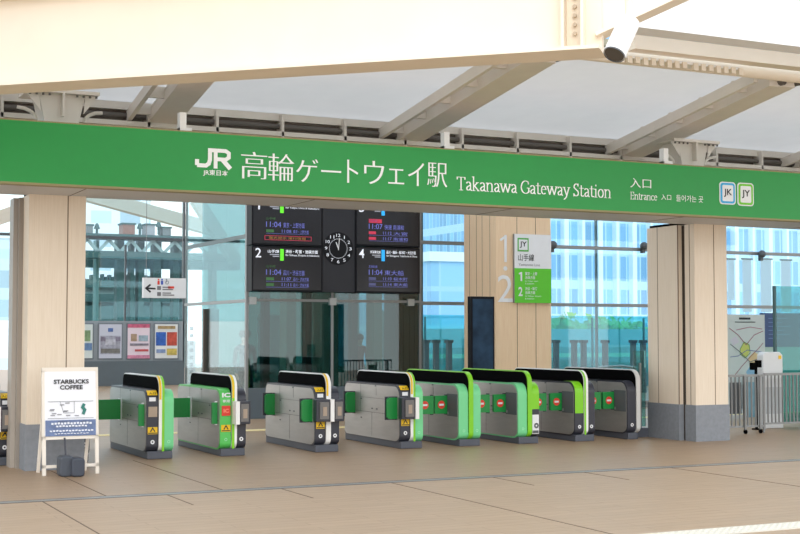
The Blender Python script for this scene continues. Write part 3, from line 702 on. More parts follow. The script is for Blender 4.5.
def panel(x0, x1, z0, z1, o=.0):
    f = [lean((x0, z0)), lean((x1, z0)), lean((x1, z1)), lean((x0, z1))]; f = [(a_, b_ - .02 - o, c_) for a_, b_, c_ in f]; g = [(a_, b_ + .01, c_) for a_, b_, c_ in f]
    return MB().add(f + g, [(0, 1, 2, 3), (4, 5, 6, 7), (0, 1, 5, 4), (1, 2, 6, 5), (2, 3, 7, 6), (3, 0, 4, 7)])
ps = panel(ex0 + .03, ex1 - .03, .44, 1.17).build('poster', mat('poster_white', (236, 238, 244), .4), eb)
lf = lambda p: (p[0], 15.42 + p[1] * .10 - .032, p[1])
m = MB(); text(m, 'STARBUCKS', 3.13, 3.53, 1.03, 1.08, 0, .03, f=lf); text(m, 'COFFEE', 3.20, 3.46, .965, 1.015, 0, .03, f=lf); m.build('shop_name', INK, ps)
m = MB()
for a_, b_ in (((3.06, .83), (3.58, .83)), ((3.06, .64), (3.58, .64)), ((3.2, .83), (3.24, .7)), ((3.24, .7), (3.36, .7)), ((3.36, .7), (3.36, .83))): m.stroke([a_, b_], .006, lf)
for k in range(11): x = 3.07 + random.random() * .3; z = .66 + random.random() * .16; m.stroke([(x, z), (x + .05, z)], .012, lf)
m.stroke([(3.17, .60), (3.3, .60)], .012, lf); m.stroke([(3.44, .60), (3.52, .60)], .012, lf); m.build('route_map', mat('map_grey', (150, 152, 158), .6), ps)
m = MB(); m.stroke([(3.475, .80), (3.455, .76), (3.48, .73), (3.46, .68)], .035, lf); m.build('route_route', mat('teal_mark', (40, 120, 110), .5), ps)
bd = panel(ex0 + .035, ex1 - .035, .44, .62, .012).build('blue_notice', mat('notice_blue', (108, 128, 170), .45, noise=.3, nscale=14), ps)
lf2 = lambda p: (p[0], 15.42 + p[1] * .10 - .048, p[1])
m = MB(); text(m, 'ストア営業中 改札内', 3.08, 3.6, .565, .605, 0, .0, f=lf2)
m = MB()
for z, h, n in ((.583, .022, 13), (.553, .018, 10), (.50, .016, 14), (.468, .008, 11)):
    for k in range(n):
        xx = 3.33 + (k - n / 2) * .036; m.stroke([(xx, z), (xx + .026, z + .004 * ((k * 7) % 3 - 1))], h, lf2)
m.build('notice_lines', mat('line_pale', (226, 230, 240), .5), bd)
sb = thing('weight_bag', (3.28, 15.55, .0), 'dark grey weight block tied at the foot of the easel board', 'weight')
def blob(x0, x1, y0, y1, z0, z1):
    return MB().prism(rrect(x0, x1, z0, z1, .04), 1, y0, y1)
blob(3.15, 3.31, 15.20, 15.39, .0, .23).build('bag', mat('bag_grey', (70, 76, 86), .6), sb, bevel=.02)
blob(3.27, 3.42, 15.14, 15.36, .0, .21).build('bag', mat('bag_grey2', (62, 68, 80), .6), sb, bevel=.02)
m = MB(); m.bar((3.25, 15.38, .22), (3.25, 15.44, .42), .02, .01); m.build('strap', NAVY, sb)

# ================================================================== DEPARTURE BOARDS
DY = FY - .25
def D(x, y): p = P(x, y, DY - .05); return p.x, p.z
def rectpx(px0, px1, yt, yb, Y): return PX(px0, Y, (yt + yb) / 2), PX(px1, Y, (yt + yb) / 2), PZ((px0 + px1) / 2, yb, Y), PZ((px0 + px1) / 2, yt, Y)
TT = {'1': ('山手線', '東京・上野・池袋方面', 'for Tokyo, Ueno & Ikebukuro', [('11:04', '東京・上野方面'), ('11:08', '東京・上野方面')], SCRG),
      '2': ('山手線', '渋谷・新宿・池袋方面', 'for Shibuya, Shinjuku & Ikebukuro', [('11:04', '品川・渋谷方面'), ('11:07', '品川・渋谷方面'), ('11:11', '品川・渋谷方面')], SCRG),
      '3': ('京浜東北線', '東京・上野・大宮方面', 'for Tokyo, Ueno & Omiya', [('11:07', '快速 南浦和'), ('11:12', '大宮'), ('11:17', '南浦和')], SCRB),
      '4': ('京浜東北線', '品川・横浜・桜木町・大船方面', 'for Shinagawa, Yokohama & Ofuna', [('11:04', '東大船'), ('11:10', '桜木町'), ('11:14', '東大船')], SCRB)}
def board(k, px0, px1, yt, yb, lb):
    x0, x1, z0, z1 = rectpx(px0, px1, yt, yb, DY - .05)
    t = thing('departure_board', ((x0 + x1) / 2, DY, z0), lb, 'departure board', 'departure boards beside the hall clock')
    B(x0 + .004, x1 - .004, DY - .05, DY + .22, z0, z1).build('cabinet', PANELB, t)
    s = B(x0 + .03, x1 - .03, DY - .055, DY - .045, z0 + .03, z1 - .03).build('screen', mat('screen_black', (14, 15, 24), .25), t)
    Wd, Hh = x1 - x0, z1 - z0; Y = DY - .06; a = TT[k]
    fx = lambda u: x0 + u * Wd
    fz = lambda v: z1 - v * .85        # metres from the top in units of .85
    (one(MB(), fx(.06), fx(.12), fz(.26), fz(.05), Y, .035) if k == '1' else text(MB(), k, fx(.05), fx(.13), fz(.26), fz(.05), Y, .01)).build('platform_number', SCRW, s)
    text(MB(), a[0], fx(.22), fx(.38), fz(.15), fz(.08), Y, .02).build('line_name', SCRW, s)
    m = MB()
    m.box(fx(.25), fx(.38), Y, Y + .002, fz(.20), fz(.175)); m.box(fx(.29), fx(.38), Y, Y + .002, fz(.24), fz(.215)); m.build('small_text', mat('scr_grey', (170, 174, 184), .5, emit=.1), s)
    B(fx(.395), fx(.445), Y, Y + .004, fz(.32), fz(.06)).build('line_colour', a[4], s)
    text(MB(), a[1], fx(.47), fx(.93 if k in '24' else .88), fz(.15), fz(.07), Y, .02).build('destination', SCRW, s)
    text(MB(), a[2], fx(.47), fx(.95), fz(.225), fz(.17), Y, .01).build('destination', SCRW, s)
    text(MB(), a[0], fx(.20), fx(.33), fz(.48), fz(.42), Y).build('row_heading', SCRDG if a[4] is SCRG else SCRP, s)
    for i, (tm_, ds) in enumerate(a[3]):
        if i == 0:
            text(MB(), tm_, fx(.20), fx(.41), fz(.64), fz(.52), Y).build('departure_time', SCRP, s); text(MB(), ds, fx(.44), fx(.74), fz(.645), fz(.53), Y).build('departure_row', SCRP, s)
        else:
            v = .68 + .13 * (i - 1)
            text(MB(), tm_, fx(.42), fx(.55), fz(v + .08), fz(v + .01), Y).build('departure_time', SCRP, s); text(MB(), ds, fx(.58), fx(.80), fz(v + .085), fz(v + .01), Y).build('departure_row', SCRP, s)
            B(fx(.2), fx(.31), Y, Y + .002, fz(v + .08), fz(v + .015)).build('service_tag', SCRR if k == '3' else SCRDG if k in '12' else mat('scr_dim', (90, 94, 140), .5), s)
            B(fx(.2), fx(.8), Y, Y + .002, fz(v + .105), fz(v + .10)).build('row_rule', SCRP, s)
    if k == '1':
        m = MB(); 
        f4 = (fx(.18), fx(.84), fz(.93), fz(.83)); m.box(f4[0], f4[1], Y, Y + .002, f4[2], f4[2] + .008); m.box(f4[0], f4[1], Y, Y + .002, f4[3] - .008, f4[3]); m.box(f4[0], f4[0] + .01, Y, Y + .002, f4[2], f4[3]); m.box(f4[1] - .01, f4[1], Y, Y + .002, f4[2], f4[3]); m.build('alert_frame', SCRR, s)
        text(MB(), '電光掲示 運行情報', fx(.24), fx(.76), fz(.91), fz(.85), Y).build('alert_text', SCRO, s)
    if k == '3': B(fx(.2), fx(.40), Y, Y + .002, fz(.50), fz(.41)).build('service_tag', SCRR, s)
board('2', 251.5, 322.5, 246.5, 291.5, 'departure board headed 2 with green line mark, left of the clock')
board('1', 251.5, 322.5, 199, 245.5, 'departure board headed 1, partly cut off by the sign band, left above board 2')
board('4', 355.5, 420, 247.5, 293, 'departure board headed 4 with blue line mark, right of the clock')
board('3', 355.5, 420, 202, 246.5, 'departure board headed 3 with red rows, right above board 4')
x0, x1, z0, z1 = rectpx(322.5, 355.5, 195, 292.2, DY - .02)
t = thing('clock_panel', ((x0 + x1) / 2, DY, z0), 'tall charcoal panel with a round white numbered clock between the departure boards', 'clock')
B(x0 + .004, x1 - .004, DY - .02, DY + .22, z0, z1).build('panel', PANELC, t)
cx, cz = D(338.5, 248.5); rr = .29
f_ = MB().disc(cx, cz, DY - .03, rr * 1.1, 40).build('clock_face', PANELB, t)
m = MB()
for h in range(1, 13):
    a = math.radians(90 - 30 * h); u, v = cx + rr * .88 * math.cos(a), cz + rr * .88 * math.sin(a); text(m, str(h), u - (.008 if h == 1 else .026 if h < 10 else .042), u + (.008 if h == 1 else .026 if h < 10 else .042), v - .03, v + .03, DY - .04, .0)
for h in range(60):
    a = math.radians(6 * h); m.stroke([(cx + rr * .62 * math.cos(a), cz + rr * .62 * math.sin(a)), (cx + rr * .67 * math.cos(a), cz + rr * .67 * math.sin(a))], .007, lambda p: (p[0], DY - .04, p[1]))
m.build('numerals', SCRW, f_)
m = MB(); a = math.radians(90 + 22); m.stroke([(cx, cz), (cx + .13 * math.cos(a), cz + .13 * math.sin(a))], .022, lambda p: (p[0], DY - .045, p[1])); m.each('clock_hand', SIGNW, f_)
m = MB(); a = math.radians(90 - 6); m.stroke([(cx, cz - .03), (cx + .2 * math.cos(a), cz + .2 * math.sin(a))], .016, lambda p: (p[0], DY - .047, p[1])); m.each('clock_hand', SIGNW, f_)

# ================================================================== MID COLUMN SIGNS
Yc = MY0
def R3(px0, px1, yt, yb, Y): return rectpx(px0, px1, yt, yb, Y)
x0, x1, z0, z1 = R3(514.5, 551, 234.5, 303, Yc - .06)
t = thing('line_sign', ((x0 + x1) / 2, Yc - .06, z0), 'white and bright green Yamanote line sign fixed on the middle wooden column', 'sign')
B(x0, x1, Yc - .06, Yc - .001, z0, z1).build('backing', GREY, t)
zm = PZ(532, 268.5, Yc - .06)
up_ = B(x0, x1, Yc - .07, Yc - .06, zm, z1).build('white_half', SIGNW, t); lo = B(x0, x1, Yc - .07, Yc - .06, z0, zm).build('green_half', mat('jy_green', (92, 200, 40), .5), t)
def tx(s_, px0, px1, yt, yb, m_, par, off=0., nm='lettering', Y=None): q = R3(px0, px1, yt, yb, (Y or Yc) - .07); return text(MB(), s_, q[0], q[1], q[2], q[3], (Y or Yc) - .075, off).build(nm, m_, par)
q = R3(517.5, 528.5, 238, 251.5, Yc - .07); bb = B(q[0], q[1], Yc - .076, Yc - .07, q[2], q[3]).build('badge_ring', mat('jy_green2', (84, 176, 70), .5), up_)
B(q[0] + .025, q[1] - .025, Yc - .079, Yc - .076, q[2] + .03, q[3] - .03).build('badge_field', SIGNW, bb)
q = R3(519.5, 526.5, 241.5, 248, Yc - .07); text(MB(), 'JY', q[0], q[1], q[2], q[3], Yc - .081, .02).build('badge_letters', INK, bb)
tx('山手線', 518, 534, 254, 261, INK, up_, .005); tx('Yamanote Line', 518.5, 540, 263.5, 266, mat('ink_grey', (110, 112, 118), .6), up_)
for n_0, y0, l1, l2, l3 in (('1', 272, '東京・上野', '池袋方面', 'for Tokyo, Ueno'), ('2', 287, '渋谷・新宿', '池袋方面', 'for Shibuya, Shinjuku')):
    q = R3(518.3, 522.5, y0, y0 + 9, Yc - .07); (one(MB(), q[0], q[1], q[2], q[3], Yc - .075, .035) if n_0 == '1' else text(MB(), n_0, q[0], q[1], q[2], q[3], Yc - .075, .02)).build('numeral', SIGNW, lo); tx(l1, 525, 537, y0, y0 + 3.4, SIGNW, lo, .01); tx(l2, 525, 535, y0 + 4, y0 + 7.2, SIGNW, lo, .01); tx(l3, 525, 541 if n_0 == '2' else 538, y0 + 8.4, y0 + 10.2, SIGNW, lo); tx('& Ikebukuro', 525, 534, y0 + 10.8, y0 + 12.4, SIGNW, lo)
t = thing('platform_numerals', (P(505, 300, Yc).x, Yc - .01, P(505, 300, Yc).z), 'large white numerals 1 and 2 with a dot, applied to the middle wooden column', 'sign')
for s_, a_, b_, c_, d_ in (('1', 499, 507.5, 235, 262), ('2', 497.5, 512.5, 275, 302)):
    q = R3(a_, b_, c_, d_, Yc - .002); m = MB()
    if s_ == '1': q = (q[0] + .0, q[1], q[2], q[3])
    (one(m, q[0], q[1], q[2], q[3], Yc - .012, .055) if s_ == '1' else text(m, s_, q[0], q[1], q[2], q[3], Yc - .012, .0)).build('numeral', SIGNW, t)
# part of the numerals stands left of the column front: their mounting strip
q = R3(503, 507, 266.5, 270.5, Yc); MB().disc((q[0] + q[1]) / 2, (q[2] + q[3]) / 2, Yc - .012, (q[1] - q[0]) / 2, 14).build('dot', SIGNW, t)

# digital signage in front of the column
x0, x1, z0, z1 = R3(471, 494.5, 296.5, 372, 20.6); z0 = 0
t = thing('signage_display', ((x0 + x1) / 2, 20.6, 0), 'tall black upright advertising display in front of the middle wooden column', 'display')
B(x0, x1, 20.6, 20.72, .75, z1).build('casing', mat('casing_navy', (16, 18, 24), .5, spec=.2), t)
B(x0 + .12, x1 - .12, 20.62, 20.70, 0, .75).build('stand', DGREY, t); B(x0 - .02, x1 + .02, 20.5, 20.82, 0, .04).build('base', DGREY, t)
B(x0 + .035, x1 - .035, 20.592, 20.6, .8, z1 - .045).build('screen', mat('screen_poster', (46, 76, 104), .5, noise=.75, nscale=2.6, spec=.2), t)

# hanging direction sign (left)
HY = 24.0
x0, x1, z0, z1 = R3(143.5, 186, 278, 298, HY)
t = thing('direction_sign', ((x0 + x1) / 2, HY, z0), 'hanging white direction sign with black left arrow and toilet symbols', 'sign')
B(x0, x1, HY, HY + .1, z0, z1).build('panel', SIGNW, t)
m = MB()
for x in (x0 + .06, x1 - .06): m.cyl((x, HY + .05, z1), (x, HY + .05, 5.47), .006, n=6)
m.each('suspension_rod', GREY, t)
q = lambda x, y: (PX(x, HY, y), PZ(x, y, HY)); ff = lambda p: (p[0], HY - .004, p[1])
m = MB(); m.stroke([q(146.5, 288.2), q(155.5, 288.7)], .03, ff); m.stroke([q(150.5, 284.5), q(146, 288.2), q(150.5, 292.2)], .032, ff); m.build('arrow', INK, t)
def person_icon(mb, x, y, s_): 
    a_, b_ = q(x, y); mb.disc(a_, b_ + s_ * .38, HY - .004, s_ * .14, 10); mb.stroke([(a_, b_ + s_ * .2), (a_, b_ - s_ * .4)], s_ * .34, ff)
m = MB(); person_icon(m, 158.5, 282, .12); m.build('toilet_symbol', RED, t); m = MB(); person_icon(m, 162, 282, .12); m.build('toilet_symbol', mat('sym_blue', (50, 80, 190), .5), t)
m = MB(); a_, b_ = q(167, 282.5); m.disc(a_, b_, HY - .004, .035, 14, .024); m.disc(a_ - .01, b_ + .055, HY - .004, .014, 8); m.stroke([(a_ - .01, b_ + .04), (a_ - .01, b_)], .012, ff); m.build('wheelchair_symbol', mat('sym_grey', (130, 140, 150), .5), t)
m = MB()
for yy in (288, 294): a_, b_ = q(159, yy); m.box(a_ - .035, a_ + .035, HY - .005, HY, b_ - .035, b_ + .035)
for yy, l_ in ((287.2, .14), (289.4, .2), (293, .16), (295, .22)): a_, b_ = q(162.5, yy); m.box(a_, a_ + l_, HY - .005, HY, b_ - .01, b_ + .01)
m.build('small_symbols', mat('sym_dk', (120, 120, 124), .6), t)
B(PX(168, HY), PX(174, HY), HY - .005, HY, PZ(170, 288.5, HY), PZ(170, 286.3, HY)).build('red_note', RED, t)

# ================================================================== POSTER WALL (far left)
WY = 41.0
x0, x1 = PX(60, WY), PX(184, WY)
ps = struct(B(x0, x1, WY, WY + .12, 0, PZ(130, 321, WY)).build('wall_back', mat('poster_wall_grey', (150, 156, 160), .5), origin=(x0, WY, 0)))
B(x0, x1, WY - .02, WY, 0, PZ(130, 361, WY)).build('lower_panel', mat('poster_wall_dark', (100, 108, 112), .35), ps)
POS = [(76, 94, 'colourful travel poster at the left end of the poster wall, cut by the column', (220, 226, 220), [(.2, .8, .2, .5, (150, 180, 130)), (.1, .9, .55, .75, (120, 150, 190))]),
       (98, 123, 'poster of a white and lilac interior photograph, second on the poster wall', (206, 206, 216), [(.1, .9, .35, .85, (186, 184, 196)), (.4, .6, .14, .24, (90, 120, 180)), (.12, .88, .7, .82, (134, 130, 122)), (.3, .7, .45, .6, (214, 212, 220)), (.1, .3, .38, .5, (150, 140, 156)), (.7, .9, .38, .5, (150, 140, 156))]),
       (126.5, 151, 'pink edged poster with small round pictures on the poster wall', (236, 216, 222), [(.05, .95, .03, .13, (226, 110, 140)), (.18, .42, .3, .5, (190, 160, 130)), (.5, .88, .34, .5, (170, 190, 200)), (.35, .9, .72, .78, (210, 90, 90)), (.15, .9, .56, .62, (150, 140, 150)), (.05, .95, .88, .97, (232, 150, 176))]),
       (154, 179, 'poster with blue and red panels, last on the poster wall beside the lobby', (232, 230, 226), [(.08, .48, .25, .62, (60, 110, 200)), (.52, .92, .25, .62, (220, 90, 70)), (.52, .92, .7, .88, (228, 200, 100)), (.1, .46, .72, .82, (150, 170, 210)), (.15, .85, .08, .16, (190, 160, 110))])]
for i, (a, b, lb, base, pats) in enumerate(POS):
    X0, X1, Z0, Z1 = R3(a, b, 323, 359.5, WY - .05)
    t = thing('wall_poster', ((X0 + X1) / 2, WY - .03, Z0), lb, 'poster', 'posters on the far wall')
    B(X0, X1, WY - .03, WY - .001, Z0, Z1).build('frame', mat('poster_frame', (120, 126, 132), .4), t)
    sh = B(X0 + .04, X1 - .04, WY - .036, WY - .03, Z0 + .04, Z1 - .04).build('sheet', mat('poster_base_%d' % i, base, .5), t)
    for j, (u0, u1, v0, v1, c_) in enumerate(pats):
        B(X0 + u0 * (X1 - X0), X0 + u1 * (X1 - X0), WY - .04 - .003 * j, WY - .036, Z1 - v1 * (Z1 - Z0), Z1 - v0 * (Z1 - Z0)).build('printed_panel', mat('print_%d_%d' % (i, j), c_, .5, noise=.45, nscale=9), sh)
# glass above the poster wall
zt = PZ(130, 321, WY)
g = struct(B(x0 - 6, x1, WY + .03, WY + .05, zt, 8).build('window_5', GLT))
m = MB(); m.box(x0 - 6, x1, WY, WY + .1, PZ(130, 238, WY) - .04, PZ(130, 238, WY) + .04)
for px in (125.5, 184): X = PX(px, WY); m.box(X - .025, X + .025, WY, WY + .12, 0 if px == 184 else zt, 8 if px == 184 else PZ(130, 245, WY))
m.each('mullion', DGREY, g)
# small far things by the side opening
t = thing('standing_banner', (PX(191, 36), 36, 0), 'slim white upright banner beside the poster wall', 'banner')
B(PX(187.5, 36), PX(196, 36), 36, 36.06, .1, PZ(190, 341, 36)).build('panel', SIGNW, t); B(PX(187, 36), PX(197, 36), 35.9, 36.2, 0, .1).build('base', DGREY, t)
m = MB()
for k in range(7): m.box(PX(190, 36), PX(193.5, 36), 35.99, 36, .5 + .2 * k, .6 + .2 * k)
m.build('printed_marks', mat('banner_print', (160, 168, 176), .5), t)

# ================================================================== RIGHT: FENCE, MAP, GLASS
t = thing('glass_screen', (12.5, 17.2, 0), 'low clear glass screen between the last ticket gate and the right column', 'glass screen')
B(12.40, 12.62, 17.2, 17.215, .16, 1.34).build('pane', GLE, t); B(12.36, 12.62, 17.12, 17.4, 0, .14).build('base', PLINTH, t); B(12.50, 12.53, 17.18, 17.23, .1, 1.15).build('post', GREY, t)
def fence(name, x0, x1, Y, z1, lb, step=.078):
    t = thing(name, ((x0 + x1) / 2, Y, 0), lb, 'fence')
    m = MB(); m.box(x0, x1, Y - .02, Y + .02, z1 - .04, z1); m.box(x0, x1, Y - .015, Y + .015, .1, .13); m.each('rail', GREY, t)
    m = MB(); n = int((x1 - x0) / step)
    for i in range(n + 1): x = x0 + (x1 - x0) * i / n; m.box(x - .008, x + .008, Y - .012, Y + .012, .0 if i in (0, n) else .1, z1)
    m.each('bar', GREY, t); return t
fence('metal_fence', PX(763, 17.4), 17.6, 17.4, .95, 'grey vertical bar fence running right from the wheeled barrier')
t = fence('wheeled_barrier', 13.42, PX(762, 17.0), 17.0, .95, 'grey barred wheeled barrier between the right column and the fence')
for px in (743, 758):
    X = PX(px, 16.98); B(X - .015, X + .015, 16.95, 16.98, .05, .93).build('upright', GREY, t); MB().cyl((X - .015, 16.96, .035), (X + .015, 16.96, .035), .035, n=14).build('caster', BLACK, t)
q = R3(735, 741, 392, 408, 16.97); B(q[0] - .04, q[1] + .06, 17.03, 17.05, q[2] - .1, q[3] + .15).build('notice_plate', DGREY, t)
MYp = 20.5
x0, x1, z0, z1 = R3(722, 765, 314.5, 378, MYp)
t = thing('map_board', ((x0 + x1) / 2, MYp, 0), 'white route map board with coloured lines behind the barrier', 'map board')
B(x0, x1, MYp, MYp + .08, .75, z1).build('board', mat('map_paper', (222, 222, 220), .5), t)
B(x0, x1, MYp + .0, MYp + .09, .15, .75).build('lower_panel', mat('lower_white', (206, 208, 208), .5), t)
for xx in (x0 + .04, x1 - .06): B(xx, xx + .05, MYp + .02, MYp + .07, 0, .16).build('post', GREY, t)
pq = lambda x, y: (PX(x, MYp, y), PZ(x, y, MYp)); mf = lambda p: (p[0], MYp - .005, p[1]); mf2 = lambda p: (p[0], MYp - .003, p[1])
def blobp(pts, nm, c_):
    V = [mf2(pq(*p)) for p in pts]; MB().add(V, [tuple(range(len(V)))]).build(nm, mat('map_' + nm, c_, .5), t)
blobp([(746, 372), (750, 366), (758, 364), (763, 368), (763, 376), (748, 377)], 'bay_area', (150, 190, 220)); blobp([(748, 358), (754, 352), (761, 356), (758, 362), (751, 364)], 'district_area', (236, 200, 150))
blobp([(740, 349), (743, 343), (748, 343), (750, 350), (747, 357), (742, 356)], 'centre_area', (214, 214, 110)); blobp([(730, 340), (736, 336), (739, 342), (733, 346)], 'district_patch', (226, 214, 224))
for i, (pl, c_) in enumerate(((((729, 328), (738, 335), (746, 345), (754, 335), (763, 331)), (170, 90, 110)), (((730, 344), (740, 352), (750, 362), (760, 358)), (110, 110, 120)), (((734, 376), (742, 366), (750, 357), (757, 350), (763, 343)), (170, 100, 110)),
                              (((740, 349), (744, 342), (749, 345), (750, 353), (745, 358), (740, 354), (740, 349)), (90, 150, 60)), (((730, 357), (738, 356), (747, 350), (762, 352)), (110, 120, 170)), (((736, 330), (750, 327), (762, 329)), (190, 120, 140)))):
    MB().stroke([pq(*p) for p in pl], .014, mf).build('route_line', mat('route_%d' % i, c_, .5), t)
m = MB(); a_ = pq(739, 318.5); m.box(a_[0], a_[0] + .28, MYp - .004, MYp, a_[1] - .02, a_[1] + .02); a_ = pq(735, 322); m.box(a_[0], a_[0] + .5, MYp - .004, MYp, a_[1] - .008, a_[1] + .008); m.build('heading_bar', INK, t)
# lower notice
x0, x1, z0, z1 = R3(746, 764, 382, 405, MYp - .2); 
tag(B(x0, x1, MYp - .2, MYp - .18, 0, z1).build('notice_panel', mat('notice_pale', (140, 176, 196), .5, noise=.3, nscale=6)), 'pale blue notice panel below the route map', 'notice')
# blue poster and stand at right
BY = 21.2
x0, x1 = PX(766, BY), PX(812, BY)
t = thing('blue_poster_board', ((x0 + x1) / 2, BY, 0), 'dark blue information poster on a pale board at the right edge', 'poster board')
B(x0, x1, BY + .12, BY + .2, 0, PZ(780, 347, BY)).build('lower_board', mat('board_green', (176, 200, 190), .5), t); B(x0, x1, BY + .11, BY + .2, PZ(780, 347, BY), PZ(780, 313, BY)).build('poster', mat('poster_blue', (40, 74, 124), .4), t)
m = MB()
for k in range(6): z = PZ(780, 318 + 4 * k, BY); m.box(x0 + .15, x0 + .15 + (.5, .35, .6, .4, .55, .3)[k], BY + .104, BY + .11, z - .015, z)
m.build('text_lines', mat('poster_lines', (96, 130, 176), .5), t)
WYb = 17.72
x0, x1, z0, z1 = R3(763, 783, 352, 376, WYb)
t = thing('white_cabinet', ((x0 + x1) / 2, WYb, 0), 'white vending style cabinet with small yellow mark behind the fence', 'cabinet')
MB().prism([(x0, 0), (x1, 0), (x1, z1 - .05), (x1 - .06, z1), (x0 + .06, z1), (x0, z1 - .05)], 1, WYb, WYb + .16).build('body', mat('cab_white', (220, 224, 226), .4), t, bevel=.02)
B(x1 - .1, x1 - .04, WYb - .006, WYb, z1 - .12, z1 - .06).build('yellow_mark', YEL, t); B(x0 + .05, x1 - .04, WYb - .008, WYb, .25, .7).build('door_panel', mat('cab_door', (190, 196, 200), .4), t)
t = thing('black_stand', (PX(755, 17.62), 17.62, 0), 'small black two headed stand between the map board and the white cabinet', 'stand')
X = PX(755, 17.62); zt = PZ(757, 366, 17.75); m = MB(); m.cyl((X, 17.62, 0), (X, 17.62, zt), .025, n=10); m.build('pole', BLACK, t)
m = MB(); m.box(X - .1, X - .02, 17.58, 17.66, zt - .06, zt + .06); m.box(X + .01, X + .09, 17.58, 17.66, zt - .02, zt + .1); m.build('head', BLACK, t)
MB().cyl((X, 17.62, 0), (X, 17.62, .02), .08, n=20).build('base', BLACK, t)
x0 = PX(774.5, 18.0); 
t = thing('tall_glass_screen', (x0, 18, 0), 'tall teal tinted glass partition behind the fence at the right edge', 'glass screen')
B(x0, x0 + 3, 18, 18.015, .05, PZ(775, 286, 18)).build('pane', glass('teal_glass_light', (150, 214, 214), .06), t); B(x0 - .02, x0 + .02, 17.98, 18.03, 0, PZ(775, 286, 18)).build('edge_post', mat('edge_teal', (60, 96, 100), .4), t)
# hanging drapes / frosted strips behind glass at the right
m_fr = fabric('frosted', (236, 238, 246), (.95, .95, .98), .6)
for i, (px, w_, yt, yb) in enumerate(((731, 7, 259, 300), (747, 9, 259, 312), (766, 11, 259, 312), (786, 10, 260, 312))):
    X0, X1, Z0, Z1 = R3(px - w_ / 2, px + w_ / 2, yt, yb, 24.14)
    t = thing('hanging_banner', ((X0 + X1) / 2, 24.14, Z1), 'pale frosted banner hanging behind the right window, %s' % ('half hidden by the right column', 'first clear of the right column', 'above the gap between map and blue poster', 'behind the tall glass partition')[i], 'banner', 'pale banners hanging behind the right window')
    MB().add([(X0, 24.14, Z0), (X1, 24.14, Z0), (X1, 24.14, Z1), (X0, 24.14, Z1)], [(0, 1, 2, 3)]).build('cloth', m_fr, t); MB().cyl((X0 - .03, 24.13, Z1), (X1 + .03, 24.13, Z1), .02, n=8).build('rod', GREY, t)
# cameras on the transoms
for px, py, lb in ((553, 245, 'small dark dome camera on the window transom beside the line sign'), (644, 246, 'small dark camera on the window transom beside the right column'), (762, 254, 'small dark camera on the window transom right of the right column')):
    p = P(px, py, FY - .1); t = thing('security_camera', p, lb, 'camera', 'small cameras on the window transom')
    MB().sphere((p.x, p.y, p.z), .09).build('dome', DGREY, t, smooth=True); B(p.x - .03, p.x + .03, p.y, p.y + .1, PZ(px, py, FY) - .16, p.z).build('arm', DGREY, t)

# ================================================================== PEOPLE (solid figures behind glass, in place of reflections)
def person(x, y, h, face, shirt, pants, hair, lb, hat=False):
    t = thing('person', (x, y, 0), lb, 'person')
    V = [(0, 0, .53), (0, 0, .62), (0, 0, .72), (0, 0, .80), (0, 0, .855), (0, -.005, .90), (0, -.005, .95),
         (-.055, 0, .50), (-.06, -.005, .28), (-.06, .01, .04), (-.062, -.06, .018), (.055, 0, .50), (.06, -.01, .28), (.06, .01, .04), (.062, -.06, .018),
         (-.11, 0, .80), (-.13, .01, .64), (-.12, -.05, .49), (-.115, -.07, .44), (.11, 0, .80), (.13, .01, .64), (.12, -.05, .49), (.115, -.07, .44)]
    Rr = [.085, .072, .085, .085, .034, .055, .06, .055, .035, .022, .018, .055, .035, .022, .018, .035, .026, .018, .02, .035, .026, .018, .02]
    E = [(0, 1), (1, 2), (2, 3), (3, 4), (4, 5), (5, 6), (0, 7), (7, 8), (8, 9), (9, 10), (0, 11), (11, 12), (12, 13), (13, 14), (3, 15), (15, 16), (16, 17), (17, 18), (3, 19), (19, 20), (20, 21), (21, 22)]
    me = bpy.data.meshes.new('body'); me.from_pydata([(a_ * h, b_ * h, c_ * h) for a_, b_, c_ in V], E, []); o = bpy.data.objects.new('body', me); COL.objects.link(o)
    sk = o.modifiers.new('skin', 'SKIN'); 
    for i, r_ in enumerate(Rr): me.skin_vertices[0].data[i].radius = (r_ * h, r_ * h * .75) if i < 4 else (r_ * h, r_ * h)
    me.skin_vertices[0].data[0].use_root = True
    sbm = o.modifiers.new('sub', 'SUBSURF'); sbm.levels = 1; sbm.render_levels = 1
    dg = bpy.context.evaluated_depsgraph_get(); m2 = bpy.data.meshes.new_from_object(o.evaluated_get(dg)); o.modifiers.clear(); o.data = m2
    m2.materials.clear()
    for q_ in (face, shirt, pants): m2.materials.append(q_)
    for p_ in m2.polygons:
        c_ = p_.center / h; p_.material_index = 0 if c_.z > .84 or (abs(c_.x) > .09 and c_.z < .50 and c_.z > .40) else (1 if c_.z > .54 or abs(c_.x) > .1 and c_.z > .5 else 2); p_.use_smooth = True
    o.parent = t
    MB().sphere((x, y + .012, .955 * h), .068 * h, sc=(1, 1.05, .8)).build('hair', hair, t, smooth=True)
    m_ = MB(); 
    for s_ in (-1, 1): m_.sphere((x + s_ * .022 * h, y - .062 * h, .925 * h), .006 * h, 6, 4)
    m_.build('eyes', BLACK, t)
    if hat:
        m_ = MB(); m_.cyl((x, y, .965 * h), (x, y, 1.01 * h), .07 * h, .06 * h, 16); m_.cyl((x, y - .03, .963 * h), (x, y - .03, .97 * h), .085 * h, n=16); m_.build('cap', hair, t)
    return t
SK = mat('skin', (206, 164, 138), .6)
person(PX(247, 25), 25.1, 1.66, SK, mat('jacket_grey', (84, 104, 110), .7), mat('trousers_grey', (52, 62, 66), .7), mat('hair_dark', (40, 40, 42), .7), 'person in grey clothes and dark cap behind the lobby glass, standing for a reflection', True)
